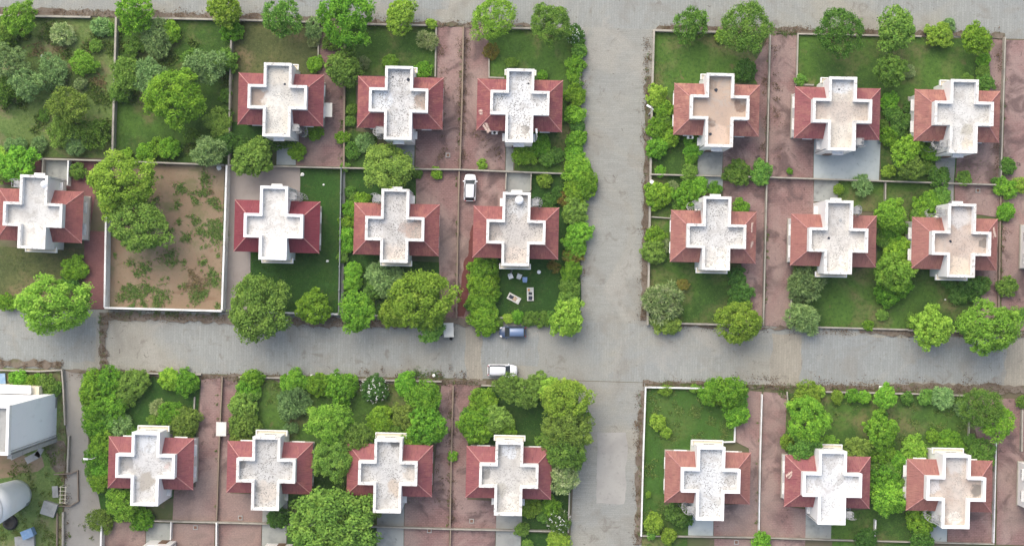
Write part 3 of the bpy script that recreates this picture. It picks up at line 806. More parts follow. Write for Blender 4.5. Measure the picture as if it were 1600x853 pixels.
def villa(cx, cy, rear, label, red, faded, fade, tbase, speck, stains, ttint=None, stair=0, cop='coping', rot=-1.35, ac=False):
    x, y = W(cx, cy, EV)
    flip = rear == 'S'
    root = empty('villa', (x, y, 0), math.radians(rot) + (math.pi if flip else 0))
    tag(root, label, 'house', 'red-roofed villas of the estate')
    bx, by = HX - .55, HY - .55
    obj('wall', cached('villa_wall', lambda: MB().box(-bx, bx, -by, by, 0, EV - .12)), M['white'], root)
    obj('plinth', cached('villa_plinth', lambda: MB().box(-bx - .12, bx + .12, -by - .12, by + .12, 0, .35)), M['wall_cream'], root)
    obj('tower_wall', cached('villa_tower', lambda: MB().prism(cross_poly(), 0, TF - .05)), M['white'], root)
    obj('terrace_floor', cached('villa_terrace', lambda: MB().prism(cross_poly(-.24), TF - .06, TF)), terrace_mat('terrace_finish', tbase, speck, stains, ttint or tuple(c * .85 for c in tbase), flip), root)
    par = obj('parapet', cached('villa_parapet', lambda: MB().ring(cross_poly(.02), cross_poly(-.28), TF - .05, PT - .1)), M['white'], root)
    obj('coping', cached('villa_coping', lambda: MB().ring(cross_poly(.05), cross_poly(-.32), PT - .1, PT)), M[cop], par)
    rm = roof_mat('hip_roof_red', red, faded, fade)
    roof = obj('roof', cached('villa_soffit', lambda: MB().box(-HX + .04, HX - .04, -HY + .04, HY - .04, EV - .12, EV - .005)), M['white'], root)
    for s in range(4):
        obj('roof_slope', cached(('slope', s), lambda: slope_mesh(s)), rm, roof, rz=s * math.pi / 2)
    def cap(sx, sy):
        return MB().tube((sx * HX, sy * HY, EV + .03), (sx * AX, sy * AY, EV + 1.46), .07, n=6)
    for sx in (-1, 1):
        for sy in (-1, 1):
            obj('ridge_cap', cached(('cap', sx, sy), lambda: cap(sx, sy)), M['cap'], roof)
    # front canopy slab, entrance, balcony
    por = obj('porch_canopy', cached('porch', lambda: MB().box(-TX - .28, TX + .28, YF - .42, YF + .3, 3.3, 3.45)), M['cream'], root)
    obj('canopy_edge', cached('porch_edge', lambda: MB().ring([(-TX - .34, YF - .48), (TX + .34, YF - .48), (TX + .34, YF + .28), (-TX - .34, YF + .28)],
                                                              [(-TX - .24, YF - .38), (TX + .24, YF - .38), (TX + .24, YF + .27), (-TX - .24, YF + .27)], 3.25, 3.72)), M['white'], por)
    obj('door', cached('front_door', lambda: MB().box(-.55, .55, -.06, .06, 0, 2.1)), M['door'], root, (0, YF - .02, .2))
    obj('door', cached('front_door', lambda: None), M['door'], root, (0.4, YR + .02, .1))
    add_window(root, 0, YF - .02, 4.2, 0, 1.6, 1.3, False)
    add_window(root, 0, YR + .02, 4.0, math.pi, 1.2, 1.1)
    for sy in (-1.6, 1.4):
        add_window(root, -bx - .02, sy, 1.3, -math.pi / 2)
        add_window(root, bx + .02, sy, 1.3, math.pi / 2)
    for sx in (-3.6, 3.6):
        add_window(root, sx, -by - .02, 1.3, 0, 1.5)
        add_window(root, sx, by + .02, 1.3, math.pi, 1.1, 1.0)
    for sx in (-1, 1):
        add_window(root, sx * (TX + .02), YR - 1.1 if sx != stair else YR - 2.0, 1.6, sx * math.pi / 2, .8, .9)
    obj('rainwater_pipe', cached('pipe', lambda: MB().tube((TX + .07, YR - .25, .1), (TX + .07, YR - .25, 6.2), .055, n=6)), M['grey_metal'], root)
    if ac:
        a = obj('air_conditioner', cached('ac', lambda: MB().box(-.42, .42, -.17, .17, 0, .6)), M['metal_white'], root, (3.4, by + .75, 3.0))
        obj('fan_grille', cached('acf', lambda: MB().lathe([(.2, 0), (.2, .02)], 12)), M['dark'], a, (0, 0, .6))
    if stair:
        spiral_stair(root, stair, M['stair_metal'])
    return root

RED = (0.205, 0.064, 0.070); CRIM = (0.180, 0.036, 0.048); SALM = (0.23, 0.080, 0.076); ORG = (0.265, 0.112, 0.095); PINK = (0.225, 0.074, 0.080)
FAD = (0.315, 0.125, 0.098); FADO = (0.38, 0.19, 0.138)
WHT = (0.56, 0.555, 0.53); GRY = (0.45, 0.45, 0.44); BRN = (0.42, 0.325, 0.265); BLU = (0.60, 0.63, 0.65)
SB = (0.30, 0.225, 0.175); SG = (0.23, 0.225, 0.21); SD = (0.12, 0.115, 0.105); SW = (0.68, 0.65, 0.58)

villa(439, 156, 'S', 'first villa in the top row, brown left arm on its terrace', RED, FAD, .45, WHT, .45, [(-3, 0, 1.5, SB, .85), (-.6, -1.2, 1.6, SW, .6), (3, .2, 1.2, GRY, .7)], (.60, .57, .51), -1)
villa(625.5, 161, 'S', 'second villa from the left in the top row, brown right arm on speckled terrace', RED, FAD, .75, (.60, .60, .60), .95, [(3.2, 0, 1.25, SB, .9), (-2.5, .2, 1.6, BLU, .7)], (.52, .53, .54), 1)
villa(812, 165, 'S', 'third villa from the left in the top row, white speckled terrace beside the cross street', RED, FAD, .7, (.66, .67, .68), .75, [(.9, -3.4, .55, SD, .9), (0, -4, 1.4, SW, .5)], (.60, .62, .64), 0, ac=True)
villa(1119.5, 172, 'S', 'fourth villa in the top row, bare brown terrace', ORG, FADO, .9, BRN, .05, [(3.0, .3, .9, (.19, .13, .1), .85), (-1.2, -2.0, .75, (.2, .15, .12), .8), (-1.0, 3.2, .8, (.24, .19, .15), .7), (0, -3.8, 1.5, (.55, .42, .33), .7)], (.46, .36, .29), 0, ac=True)
villa(1308, 177.5, 'S', 'fifth villa from the left in the top row, over a pale blue-grey court', PINK, FADO, .35, (.62, .58, .52), .35, [(0, .1, 1.9, (.42, .35, .30), .6), (3, 0, 1.5, (.40, .34, .29), .8), (-3, 0, 1.4, (.42, .35, .30), .8), (0, 3.8, 1.6, BLU, .7)], None, -1)
villa(1495, 181.5, 'S', 'sixth and last villa in the top row, orange-faded roof and white terrace', ORG, FADO, .75, (.62, .62, .61), .4, [(.7, -2.2, .9, (.36, .34, .27), .7), (.7, -3.9, .8, (.60, .54, .42), .7)], (.56, .56, .55), 1)
villa(63, 337, 'N', 'leftmost villa of the middle row, cut by the left picture edge', SALM, FAD, .6, (.60, .60, .59), .15, [(-.2, -2.6, 1.7, SW, .7), (0, 3.6, .9, GRY, .6)], (.54, .54, .53), -1, rot=-2.4)
villa(433, 354, 'N', 'villa with clean crimson roof and bright white terrace in the middle row', CRIM, (.21, .055, .06), .35, (.70, .69, .67), .3, [(0, -3.3, 1.8, (.78, .76, .71), .8), (-2.8, -.2, .9, (.62, .60, .56), .5)], (.64, .63, .61), 1, 'coping_clean')
villa(619.5, 358.5, 'N', 'third villa from the left in the middle row, half-brown terrace', SALM, FAD, .8, (.56, .55, .54), .85, [(2.9, -.1, 1.6, (.36, .27, .22), .85), (1.2, .1, .8, (.38, .29, .24), .6), (.2, -3.3, 1.4, (.62, .53, .44), .6), (-2.9, 0, 1.3, (.62, .62, .61), .6)], None, -1)
villa(806, 363.5, 'N', 'villa beside the parked white hatchback, grey pebbly terrace with white tank', SALM, FAD, .7, (.52, .49, .46), 1.0, [(-3.1, 0, 1.1, (.30, .26, .23), .7), (0, -3.4, 1.6, (.58, .49, .41), .6), (.2, 3.4, 1.4, (.58, .60, .60), .6)], (.46, .44, .42), 1)
villa(1114.5, 370, 'N', 'fifth villa of the middle row, just right of the cross street', ORG, FADO, .6, (.61, .61, .60), .7, [(.9, 2.9, .6, GRY, .6), (0, -3, 1.7, SW, .6)], (.56, .56, .56), -1)
villa(1302, 376, 'N', 'sixth villa of the middle row, dusty grey rear terrace', ORG, FADO, .3, (.62, .60, .57), .45, [(0, 3.4, 1.9, (.46, .45, .43), .75), (0, -3.2, 1.6, SW, .6)], None, 1)
villa(1491, 381, 'N', 'last villa of the middle row, pinkish brown terrace', ORG, FADO, .35, (.50, .42, .37), .35, [(0, 3.6, 1.6, (.52, .51, .49), .8), (3.3, .1, .6, SD, .7), (0, -3.5, 1.6, (.62, .53, .42), .7)], (.44, .36, .31), -1)
villa(236, 723, 'S', 'first villa of the bottom row, grey stain down its front terrace', PINK, FAD, .35, (.60, .60, .60), .35, [(.1, -2.2, 1.3, (.33, .30, .25), .85), (-2.8, .1, 1.0, SG, .7), (0, 3.3, 1.5, BLU, .7), (2.9, 0, .5, (.48, .36, .33), .6)], None, 0, 'coping_clean')
villa(421.5, 730, 'S', 'second villa of the bottom row, grey speckled terrace', PINK, FAD, .45, (.54, .54, .535), .75, [(-3.4, .4, .6, SD, .7), (.1, -3.0, 1.6, (.50, .44, .37), .7), (-1.2, -2.8, .5, SG, .8)], (.48, .48, .475), 0)
villa(609, 734, 'S', 'third villa of the bottom row, dark square patch at the terrace head', PINK, FAD, .4, (.56, .56, .555), .7, [(.8, 4.1, .75, SD, .8), (.9, -2.2, 1.2, (.45, .37, .29), .75), (3.0, -.1, 1.0, (.50, .44, .37), .6)], (.50, .50, .495), 0)
villa(795, 738, 'S', 'fourth villa of the bottom row, damp-stained terrace beside the cross street', PINK, FAD, .35, (.55, .54, .52), .45, [(-3.2, .1, .8, SG, .8), (-1.2, 3.0, .8, SG, .7), (.2, 3.2, 1.1, BLU, .7), (-1.0, -2.0, .9, (.38, .36, .31), .8), (.5, -3.6, 1.3, SW, .5)], (.50, .49, .47), 0)
villa(1105.5, 745.5, 'S', 'fifth villa of the bottom row, on the fresh green corner lawn', ORG, FADO, .4, (.62, .64, .66), .75, [(2.9, 0, .7, (.40, .38, .35), .6)], (.56, .58, .60), 1, 'coping_clean')
villa(1292.5, 752, 'S', 'sixth villa of the bottom row, plain white terrace', PINK, FADO, .3, (.68, .69, .71), .35, [(-.5, -.8, .9, (.52, .51, .50), .5)], (.63, .65, .67), -1, 'coping_clean')
villa(1483, 758, 'S', 'seventh villa of the bottom row, brown terrace with a dark damp arm', ORG, FADO, .3, (.54, .48, .43), .3, [(3.2, -.2, .9, SD, .75), (0, 3.4, 1.5, (.50, .49, .47), .7), (-2.9, .2, 1.1, (.58, .57, .56), .7), (0, -4.1, 1.0, SW, .7)], (.46, .38, .33), 1, 'coping_clean')
villa(1674, 386, 'N', 'villa beyond the right picture edge level with the middle row, only a wall strip showing', ORG, FADO, .3, WHT, .4, [])
villa(1670, 764, 'S', 'villa beyond the right picture edge level with the bottom row, only a wall strip showing', ORG, FADO, .3, WHT, .4, [])
villa(240, 915, 'N', 'villa at the bottom edge showing only its white rear parapet, left of the pair', PINK, FAD, .3, WHT, .4, [], None, -1)
villa(427, 920, 'N', 'villa at the bottom edge showing only its white rear parapet, right of the pair', PINK, FAD, .3, WHT, .4, [], None, -1)

# ------------------------------------------------------------------ tall block, round tower and the rough lot
tb = empty('apartment_block', (-69.6, -20.05, 0), math.radians(-1.6))
tag(tb, 'tall blank white block at the left edge beside the lane', 'building')
obj('wall', MB().box(-5, 5, -3.15, 3.15, 0, 16.3), layered('block_white', (0.87, 0.88, 0.88), [(.35, .5, .75, (.80, .81, .81), .6, 5), ((1, 1, .3), .6, .75, (.6, .6, .58), .5, 6)], rough=.75), tb)
obj('parapet', MB().ring([(-5.06, -3.2), (5.06, -3.2), (5.06, 3.2), (-5.06, 3.2)], [(-4.7, -2.85), (4.7, -2.85), (4.7, 2.85), (-4.7, 2.85)], 16.2, 17.0), M['white'], tb)
obj('terrace_floor', MB().box(-4.75, 4.75, -2.9, 2.9, 16.3, 16.34), M['concrete'], tb)
obj('annex', MB().box(-8, 3.4, 3.15, 4.3, 0, 2.9), M['cream'], tb)
obj('annex_canopy', MB().box(-3.4, 2.6, 3.3, 4.5, 3.6, 3.8).box(-3.3, 2.5, 3.3, 4.2, 2.9, 3.6), M['white'], tb)
obj('pipe_bundle', MB().tube((5.1, -3.05, 0), (5.1, -3.05, 16.2), .07).tube((5.1, -2.75, 0), (5.1, -2.75, 16.2), .05), M['grey_metal'], tb)
obj('corner_pier', MB().box(4.6, 5.15, -3.75, -3.2, 0, 16.1), M['concrete'], tb)
obj('damp_stain', MB().box(5.0, 5.012, 1.1, 2.9, .1, .85), M['concrete'], tb)

tw = empty('water_tower', (*W(27, 772), 0))
tag(tw, 'round white tower standing on the rough lot at the left edge', 'water tower')
obj('shaft', MB().lathe([(2.1, 0), (2.15, 1.0), (2.35, 4.0), (2.6, 8.0), (2.85, 12.0)], 48).mesh('shaft', True), layered('tower_white', (0.86, 0.86, 0.83), [(.5, .5, .75, (.78, .77, .72), .6, 5), ((.8, .8, .25), .62, .76, (.55, .53, .47), .4, 6)], rough=.7), tw)
obj('dome', MB().lathe([(2.9, 12.0), (2.95, 12.3), (2.6, 12.9), (1.6, 13.4), (.3, 13.6)], 48).mesh('dome', True), M['white'], tw)
obj('ladder_hatch', MB().box(1.9, 2.18, -.35, .35, 0.2, 1.9), M['grey_metal'], tw, rz=math.radians(-35))

def crate(px, py, w, d, h, rz, mat, label, name, lid=None):
    x, y = W(px, py, h)
    r = empty(name, (x, y, 0), math.radians(rz))
    tag(r, label, name.replace('_', ' ').split()[-1])
    obj('body', MB().box(-w / 2, w / 2, -d / 2, d / 2, 0, h - .1), M[mat], r)
    obj('lid', MB().box(-w / 2 - .06, w / 2 + .06, -d / 2 - .06, d / 2 + .06, h - .1, h), M[lid or mat], r)
    return r
crate(76, 795, 1.9, 1.8, 1.0, -18, 'concrete', 'square grey concrete tank on the rough lot', 'concrete_tank')
crate(42, 834, 1.5, 1.1, 1.5, 22, 'tarp', 'pale blue covered box at the bottom left corner', 'covered_box')
crate(38, 846, 2.6, 1.4, .9, 4, 'concrete', 'low grey concrete bench under the blue box', 'concrete_bench')
crate(86, 768, .7, 1.5, .5, 4, 'concrete', 'short grey slab beside the dark pit on the rough lot', 'concrete_slab')
crate(4, 596, .7, 2.2, .6, 4, 'tarp', 'blue tarp-covered bundle above the tall white block', 'tarp_bundle')
for k, (px, py, w, d, rz, lb) in enumerate([(52, 714, 2.2, .95, 28, 'lower grey board of the pile south of the white block'), (30, 709, 2.5, .7, 25, 'upper grey board of the pile south of the white block'), (62, 706, 1.4, .8, 60, 'short grey board beside the board pile')]):
    x, y = W(px, py)
    b = obj('board', MB().box(-w / 2, w / 2, -d / 2, d / 2, .1, .16).box(-w / 2, -w / 2 + .08, -d / 2, d / 2, 0, .1).box(w / 2 - .08, w / 2, -d / 2, d / 2, 0, .1), M['concrete'], None, (x, y, .05 + .15 * (k % 2)), math.radians(rz))
    b.name = 'scrap_board'
    tag(b, lb, 'board', 'scrap boards on the rough lot')
x, y = W(90, 767)
tyre = obj('tyre', MB().lathe([(.34, 0), (.55, .02), (.6, .12), (.55, .22), (.34, .24), (.30, .12)], 20).mesh('tyre', True), M['rubber'], None, (x, y, .05))
tyre.name = 'old_tyre'
tag(tyre, 'black tyre lying by the fenced play plot', 'tyre')
x, y = W(17, 815)
ty = obj('old_tyre', MB().lathe([(.6, 0), (1.0, .03), (1.1, .25), (1.0, .5), (.6, .52), (.55, .25)], 24).mesh('tyre_big', True), M['rubber'], None, (x, y, .05))
tag(ty, 'large dark tyre below the round white tower', 'tyre')
wall([(84, 741), (110, 740), (121, 735), (122, 783), (108, 791), (86, 790)], .5, .1, 'wall_brown', 'low fence round the green play plot by the lane', 'fence', 'play_fence')
x, y = W(104, 770)
cf = empty('climbing_frame', (x, y, 0), math.radians(-2))
tag(cf, 'cream ladder-like climbing frame on the fenced play plot', 'play frame')
for sx in (-.35, .35):
    obj('rail', MB().tube((sx, -1.2, 1.5), (sx, 1.2, 1.5), .05), M['cream'], cf)
for k in range(5):
    obj('rung', cached('rung', lambda: MB().tube((-.5, 0, 1.5), (.5, 0, 1.5), .04)), M['cream'], cf, (0, -1.1 + k * .55, 0))
for sx in (-.35, .35):
    for sy in (-1.15, 1.15):
        obj('leg', cached('cfleg', lambda: MB().tube((0, 0, 0), (0, 0, 1.5), .05)), M['cream'], cf, (sx, sy, 0))

# ------------------------------------------------------------------ vehicles
def loft(sections, smooth=True, name='body'):
    n = len(sections[0])
    v = [p for s in sections for p in s]
    f = []
    for k in range(len(sections) - 1):
        for i in range(n):
            j = (i + 1) % n
            f.append((k * n + i, (k + 1) * n + i, (k + 1) * n + j, k * n + j))
    f.append(tuple(range(n)))
    f.append(tuple(reversed(range((len(sections) - 1) * n, len(sections) * n))))
    return MB().add(v, f).mesh(name, smooth)

def car_paint(name, col):
    t = NT(name)
    v = t.coord()
    c = t.mix(t.rng(t.noise(v, 5.0, 5.0), .4, .75, 0, .35), col, tuple(x * .8 + .02 for x in col))
    m = t.bsdf(c, 0.32, spec=.5)
    p = [n for n in t.t.nodes if n.type == 'BSDF_PRINCIPLED'][0]
    p.inputs['Coat Weight'].default_value = .5
    p.inputs['Coat Roughness'].default_value = .12
    return m

def car(px, py, deg, L, Wd, Ht, paint, label, roof_paint=None, rails=False, wind=(.30, .62), rearx=-.80):
    """hatchback; local +x is forward. wind = windscreen base / roof front as fractions of half length"""
    x, y = W(px, py, .6)
    r = empty('parked_car', (x, y, .10), math.radians(deg))
    tag(r, label, 'car', 'cars parked on the estate')
    hl, hw = L / 2, Wd / 2
    belt = Ht * .60
    def sec(fx, w, zt, zb=.28):
        y1, y2, y3 = hw * w, hw * w * .97, hw * w * .84
        return [(fx * hl, -y2, zb), (fx * hl, -y1, zb + .2), (fx * hl, -y1, zt - .22), (fx * hl, -y2, zt - .09), (fx * hl, -y3, zt), (fx * hl, 0, zt + .025),
                (fx * hl, y3, zt), (fx * hl, y2, zt - .09), (fx * hl, y1, zt - .22), (fx * hl, y1, zb + .2), (fx * hl, y2, zb)]
    prof = [(-1.0, .74, belt - .12, .42), (-.975, .88, belt - .02, .34), (-.9, .97, belt, .28), (-.6, 1.0, belt, .26), (0, 1.0, belt, .26), (.35, 1.0, belt - .01, .26), (.58, .985, belt - .05, .26),
            (.76, .94, belt - .11, .27), (.89, .82, belt - .18, .30), (.96, .66, belt - .26, .36), (1.0, .42, belt - .36, .42)]
    obj('body', loft([sec(*p) for p in prof]), paint, r)
    # glazing: tapered greenhouse
    wb, rf = wind[1] , wind[0]
    def gsec(fx, w, zt):
        return [(fx * hl, -hw * w, belt - .06), (fx * hl, -hw * (w - .1 * (zt - belt) / .5), zt), (fx * hl, hw * (w - .1 * (zt - belt) / .5), zt), (fx * hl, hw * w, belt - .06)]
    top = Ht - .06
    obj('glazing', loft([gsec(-.95, .80, belt + .02), gsec(rearx, .90, top - .02), gsec(-.2, .93, top), gsec(rf, .91, top - .02), gsec(wb, .86, belt)], False, 'glazing'), M['glass'], r)
    rw = .67
    rs = lambda fx, w, z: [(fx * hl, -hw * w, z - .05), (fx * hl, -hw * w * .97, z), (fx * hl, 0, z + .04), (fx * hl, hw * w * .97, z), (fx * hl, hw * w, z - .05), (fx * hl, 0, z - .06)]
    obj('roof_panel', loft([rs(rearx - .01, rw * .92, Ht - .06), rs(rearx + .05, rw, Ht - .03), rs(-.2, rw * 1.02, Ht), rs(rf - .04, rw, Ht - .03), rs(rf + .01, rw * .95, Ht - .05)], True, 'roof_panel'), roof_paint or paint, r)
    for s in (-1, 1):
        obj('pillar', MB().tube((rf * hl, s * hw * .80, top - .02), (wb * hl, s * hw * .88, belt - .02), .04, n=6), paint, r)
        obj('pillar', MB().tube((rearx * hl, s * hw * .78, top - .02), (-.95 * hl, s * hw * .82, belt), .055, n=6), paint, r)
        obj('side_mirror', MB().box(wb * hl - .28, wb * hl - .14, min(s * hw * .97, s * (hw + .17)), max(s * hw * .97, s * (hw + .17)), belt - .02, belt + .13), paint, r)
        obj('headlight', MB().add([(hl * .80, s * hw * .60, belt - .12), (hl * .80, s * hw * .88, belt - .15), (hl * .955, s * hw * .76, belt - .22), (hl * .955, s * hw * .56, belt - .20),
                                   (hl * .80, s * hw * .60, belt - .3), (hl * .80, s * hw * .88, belt - .3), (hl * .955, s * hw * .76, belt - .35), (hl * .955, s * hw * .56, belt - .35)],
                                  [(0, 1, 2, 3), (4, 7, 6, 5), (0, 4, 5, 1), (1, 5, 6, 2), (2, 6, 7, 3), (3, 7, 4, 0)]), M['metal_white'], r)
        obj('tail_light', MB().box(-hl * .985, -hl * .93, min(s * hw * .62, s * hw * .84), max(s * hw * .62, s * hw * .84), belt - .12, belt + .1), RED_LAMP, r)
        if rails:
            obj('roof_rail', MB().tube((rearx * hl + .2, s * hw * .72, Ht + .05), (rf * hl - .1, s * hw * .72, Ht + .05), .025, n=6), M['grey_metal'], r)
        for fx in (-.62, .64):
            wl = obj('wheel', cached('wheel', lambda: MB().tube((0, -.1, 0), (0, .1, 0), .31, n=18)), M['rubber'], r, (fx * hl, s * (hw - .1), .31))
            obj('rim', cached('rim', lambda: MB().tube((0, -.108, 0), (0, .108, 0), .19, n=12)), M['grey_metal'], wl)
    obj('number_plate', MB().box(hl * .985, hl * 1.004, -.25, .25, .42, .54), M['metal_white'], r)
    obj('wiper', MB().tube((wb * hl + .02, -hw * .5, belt + .03), (wb * hl - .12, hw * .1, belt + .14), .015, n=4), M['dark'], r)
    return r
RED_LAMP = plain('tail_lamp_red', (0.35, 0.02, 0.02), .3)
WP = car_paint('white_car_paint', (0.80, 0.81, 0.83))
BP = car_paint('blue_car_paint', (0.045, 0.07, 0.13))
BPR = car_paint('blue_roof_paint', (0.13, 0.19, 0.31))
car(734.5, 293.5, 88.5, 3.85, 1.72, 1.5, WP, 'white hatchback parked on the red driveway by the back wall', wind=(.22, .56), rearx=-.74)
car(801, 518.5, 180, 3.8, 1.66, 1.55, BP, 'dark blue hatchback parked on the road outside the lounger garden', BPR, wind=(.22, .58), rearx=-.82)
car(785, 578.5, -1, 4.2, 1.72, 1.62, WP, 'white hatchback with silver roof rails parked half under a tree', rails=True, wind=(.20, .52), rearx=-.84)

# flat-roofed cart, awnings, buckets
def awning(px, py, w, d, z, rz, label, wheels=False):
    x, y = W(px, py, z)
    r = empty('covered_cart' if wheels else 'awning', (x, y, 0), math.radians(rz))
    tag(r, label, 'cart' if wheels else 'awning')
    obj('canopy', MB().box(-w / 2, w / 2, -d / 2, d / 2, z - .05, z), M['sheet'], r)
    obj('canopy_rim', MB().ring([(-w / 2 - .03, -d / 2 - .03), (w / 2 + .03, -d / 2 - .03), (w / 2 + .03, d / 2 + .03), (-w / 2 - .03, d / 2 + .03)], [(-w / 2 + .04, -d / 2 + .04), (w / 2 - .04, -d / 2 + .04), (w / 2 - .04, d / 2 - .04), (-w / 2 + .04, d / 2 - .04)], z - .08, z + .02), M['sheet'], r)
    for sx in (-1, 1):
        for sy in (-1, 1):
            obj('leg', MB().tube((sx * (w / 2 - .1), sy * (d / 2 - .1), 0 if not wheels else .5), (sx * (w / 2 - .1), sy * (d / 2 - .1), z - .05), .03, n=6), M['dark'], r)
            if wheels:
                obj('wheel', MB().tube((sx * (w / 2 - .08), sy * (d / 2 - .35), .3), (sx * (w / 2 + .02), sy * (d / 2 - .35), .3), .3, n=16), M['rubber'], r)
    if wheels:
        obj('tray', MB().box(-w / 2 + .08, w / 2 - .08, -d / 2 + .08, d / 2 - .08, .5, .75), M['timber'], r)
    else:
        obj('brace', MB().tube((w / 2, -d / 2 + .2, z - .1), (w / 2 + .4, -d / 2 + .2, z - .3), .03, n=6).tube((w / 2, d / 2 - .2, z - .1), (w / 2 + .4, d / 2 - .2, z - .3), .03, n=6), M['dark'], r)
    return r
awning(701, 515.5, 1.35, 1.95, 1.9, 2, 'cream flat-roofed cart standing at the road edge near the blue hatchback', True)
awning(512.5, 172, 1.1, 1.9, 2.6, -1, 'small cream awning at the right eave of the first top-row villa')
awning(345.5, 670, 1.35, 1.9, 2.2, -1, 'cream awning over the thin wall between first and second bottom-row villas')
def bucket(px, py, r_, h, mat, label):
    x, y = W(px, py)
    b = empty('bucket', (x, y, .05))
    tag(b, label, 'bucket')
    obj('shell', MB().lathe([(r_ * .8, 0), (r_, h), (r_ * 1.08, h), (r_ * 1.08, h - .04), (r_ * .9, h - .04), (r_ * .7, .06)], 16).mesh('shell', True), M[mat], b)
    obj('handle', MB().tube((-r_, 0, h), (-r_ * .3, 0, h + .2), .015, n=5).tube((-r_ * .3, 0, h + .2), (r_ * .3, 0, h + .2), .015, n=5).tube((r_ * .3, 0, h + .2), (r_, 0, h), .015, n=5), M[mat], b)
bucket(689.5, 522, .22, .4, 'dark', 'black bucket left of the cream cart on the road')
bucket(705, 528.5, .22, .4, 'dark', 'black bucket in front of the cream cart on the road')

# roof water tanks
def roof_tank(px, py, r_, h, label):
    x, y = W(px, py, TF + h)
    t = empty('water_tank', (x, y, TF))
    tag(t, label, 'water tank', 'white plastic roof tanks')
    prof = [(r_ * .96, 0), (r_, .1)]
    for k in range(4):
        z = .15 + k * (h * .72 - .15) / 4
        prof += [(r_, z), (r_ * .96, z + .05), (r_, z + .1)]
    prof += [(r_, h * .74), (r_ * .8, h * .88), (r_ * .35, h * .95)]
    obj('drum', MB().lathe(prof, 24).mesh('drum', True), M['tank'], t)
    obj('lid', MB().lathe([(r_ * .36, h * .94), (r_ * .36, h), (r_ * .3, h * 1.03)], 16), M['tank'], t)
roof_tank(811.5, 312.5, .58, 1.2, 'round white water tank on the rear terrace of the pebbly-roofed villa')
roof_tank(68, 288, .52, 1.1, 'round white water tank on the terrace of the leftmost villa')

# street lamps
def lamp(px, py, deg, label, h=6.0):
    x, y = W(px, py, h)
    r = empty('street_lamp', (x, y, 0), math.radians(deg))
    tag(r, label, 'street lamp', 'street lamps on the estate')
    obj('pole', MB().tube((0, 0, 0), (0, 0, h), .08, .05), M['metal_white'], r)
    obj('arm', MB().tube((0, 0, h - .1), (.6, 0, h + .12), .04), M['metal_white'], r)
    obj('lamp_head', MB().box(.45, 1.1, -.13, .13, h + .1, h + .22), M['metal_white'], r)
lamp(143, 717, 176, 'street lamp over the side lane', 3.9)
lamp(1021, 171, 150, 'street lamp in the hedge right of the cross street')
lamp(839, 214, 95, 'lamp behind the third top-row villa')
x, y = W(1018.5, 284.5, .9)
pf = empty('planter_drum', (x, y, 0))
tag(pf, 'round cream drum on the verge right of the cross street', 'drum')
obj('shell', MB().lathe([(.28, 0), (.31, .1), (.29, .2), (.31, .45), (.29, .6), (.31, .85), (.26, .9)], 20).mesh('shell', True), M['cream'], pf)
obj('lid', MB().lathe([(.27, .9), (.27, .94)], 20), M['tank'], pf)

# ------------------------------------------------------------------ garden furniture
def chair(px, py, deg, mat, label):
    x, y = W(px, py)
    r = empty('garden_chair', (x, y, Z3), math.radians(deg))
    tag(r, label, 'chair', 'garden chairs')
    obj('seat', MB().box(-.27, .27, -.27, .27, .4, .46), M[mat], r)
    obj('backrest', MB().add([(-.28, .24, .45), (.28, .24, .45), (.28, .42, .92), (-.28, .42, .92), (-.28, .29, .45), (.28, .29, .45), (.28, .47, .92), (-.28, .47, .92)], [(0, 1, 2, 3), (7, 6, 5, 4), (0, 4, 5, 1), (2, 6, 7, 3), (1, 5, 6, 2), (0, 3, 7, 4)]), M[mat], r)
    for s in (-1, 1):
        obj('armrest', MB().box(s * .29 - .04, s * .29 + .04, -.28, .3, .62, .67), M[mat], r)
        for t in (-.24, .24):
            obj('leg', MB().tube((s * .25, t, .42), (s * .29, t * 1.15, 0), .03, n=6), M[mat], r)
chair(798, 432.5, 20, 'metal_white', 'white garden chair nearest the hedge on the dark lawn')
chair(811.5, 431, 160, 'metal_white', 'white garden chair in the middle of the three on the dark lawn')
chair(820, 436, 178, 'chair_blue', 'blue garden chair on the dark lawn')
x, y = W(842, 425)
stl = empty('garden_stool', (x, y, Z3))
tag(stl, 'white round stool alone near the villa on the dark lawn', 'stool')
obj('seat', MB().lathe([(.2, .38), (.27, .40), (.27, .45), (.1, .46)], 18), M['metal_white'], stl)
for k in range(4):
    a = k * math.pi / 2 + .6
    obj('leg', MB().tube((.18 * math.cos(a), .18 * math.sin(a), .4), (.27 * math.cos(a), .27 * math.sin(a), 0), .03, n=6), M['metal_white'], stl)
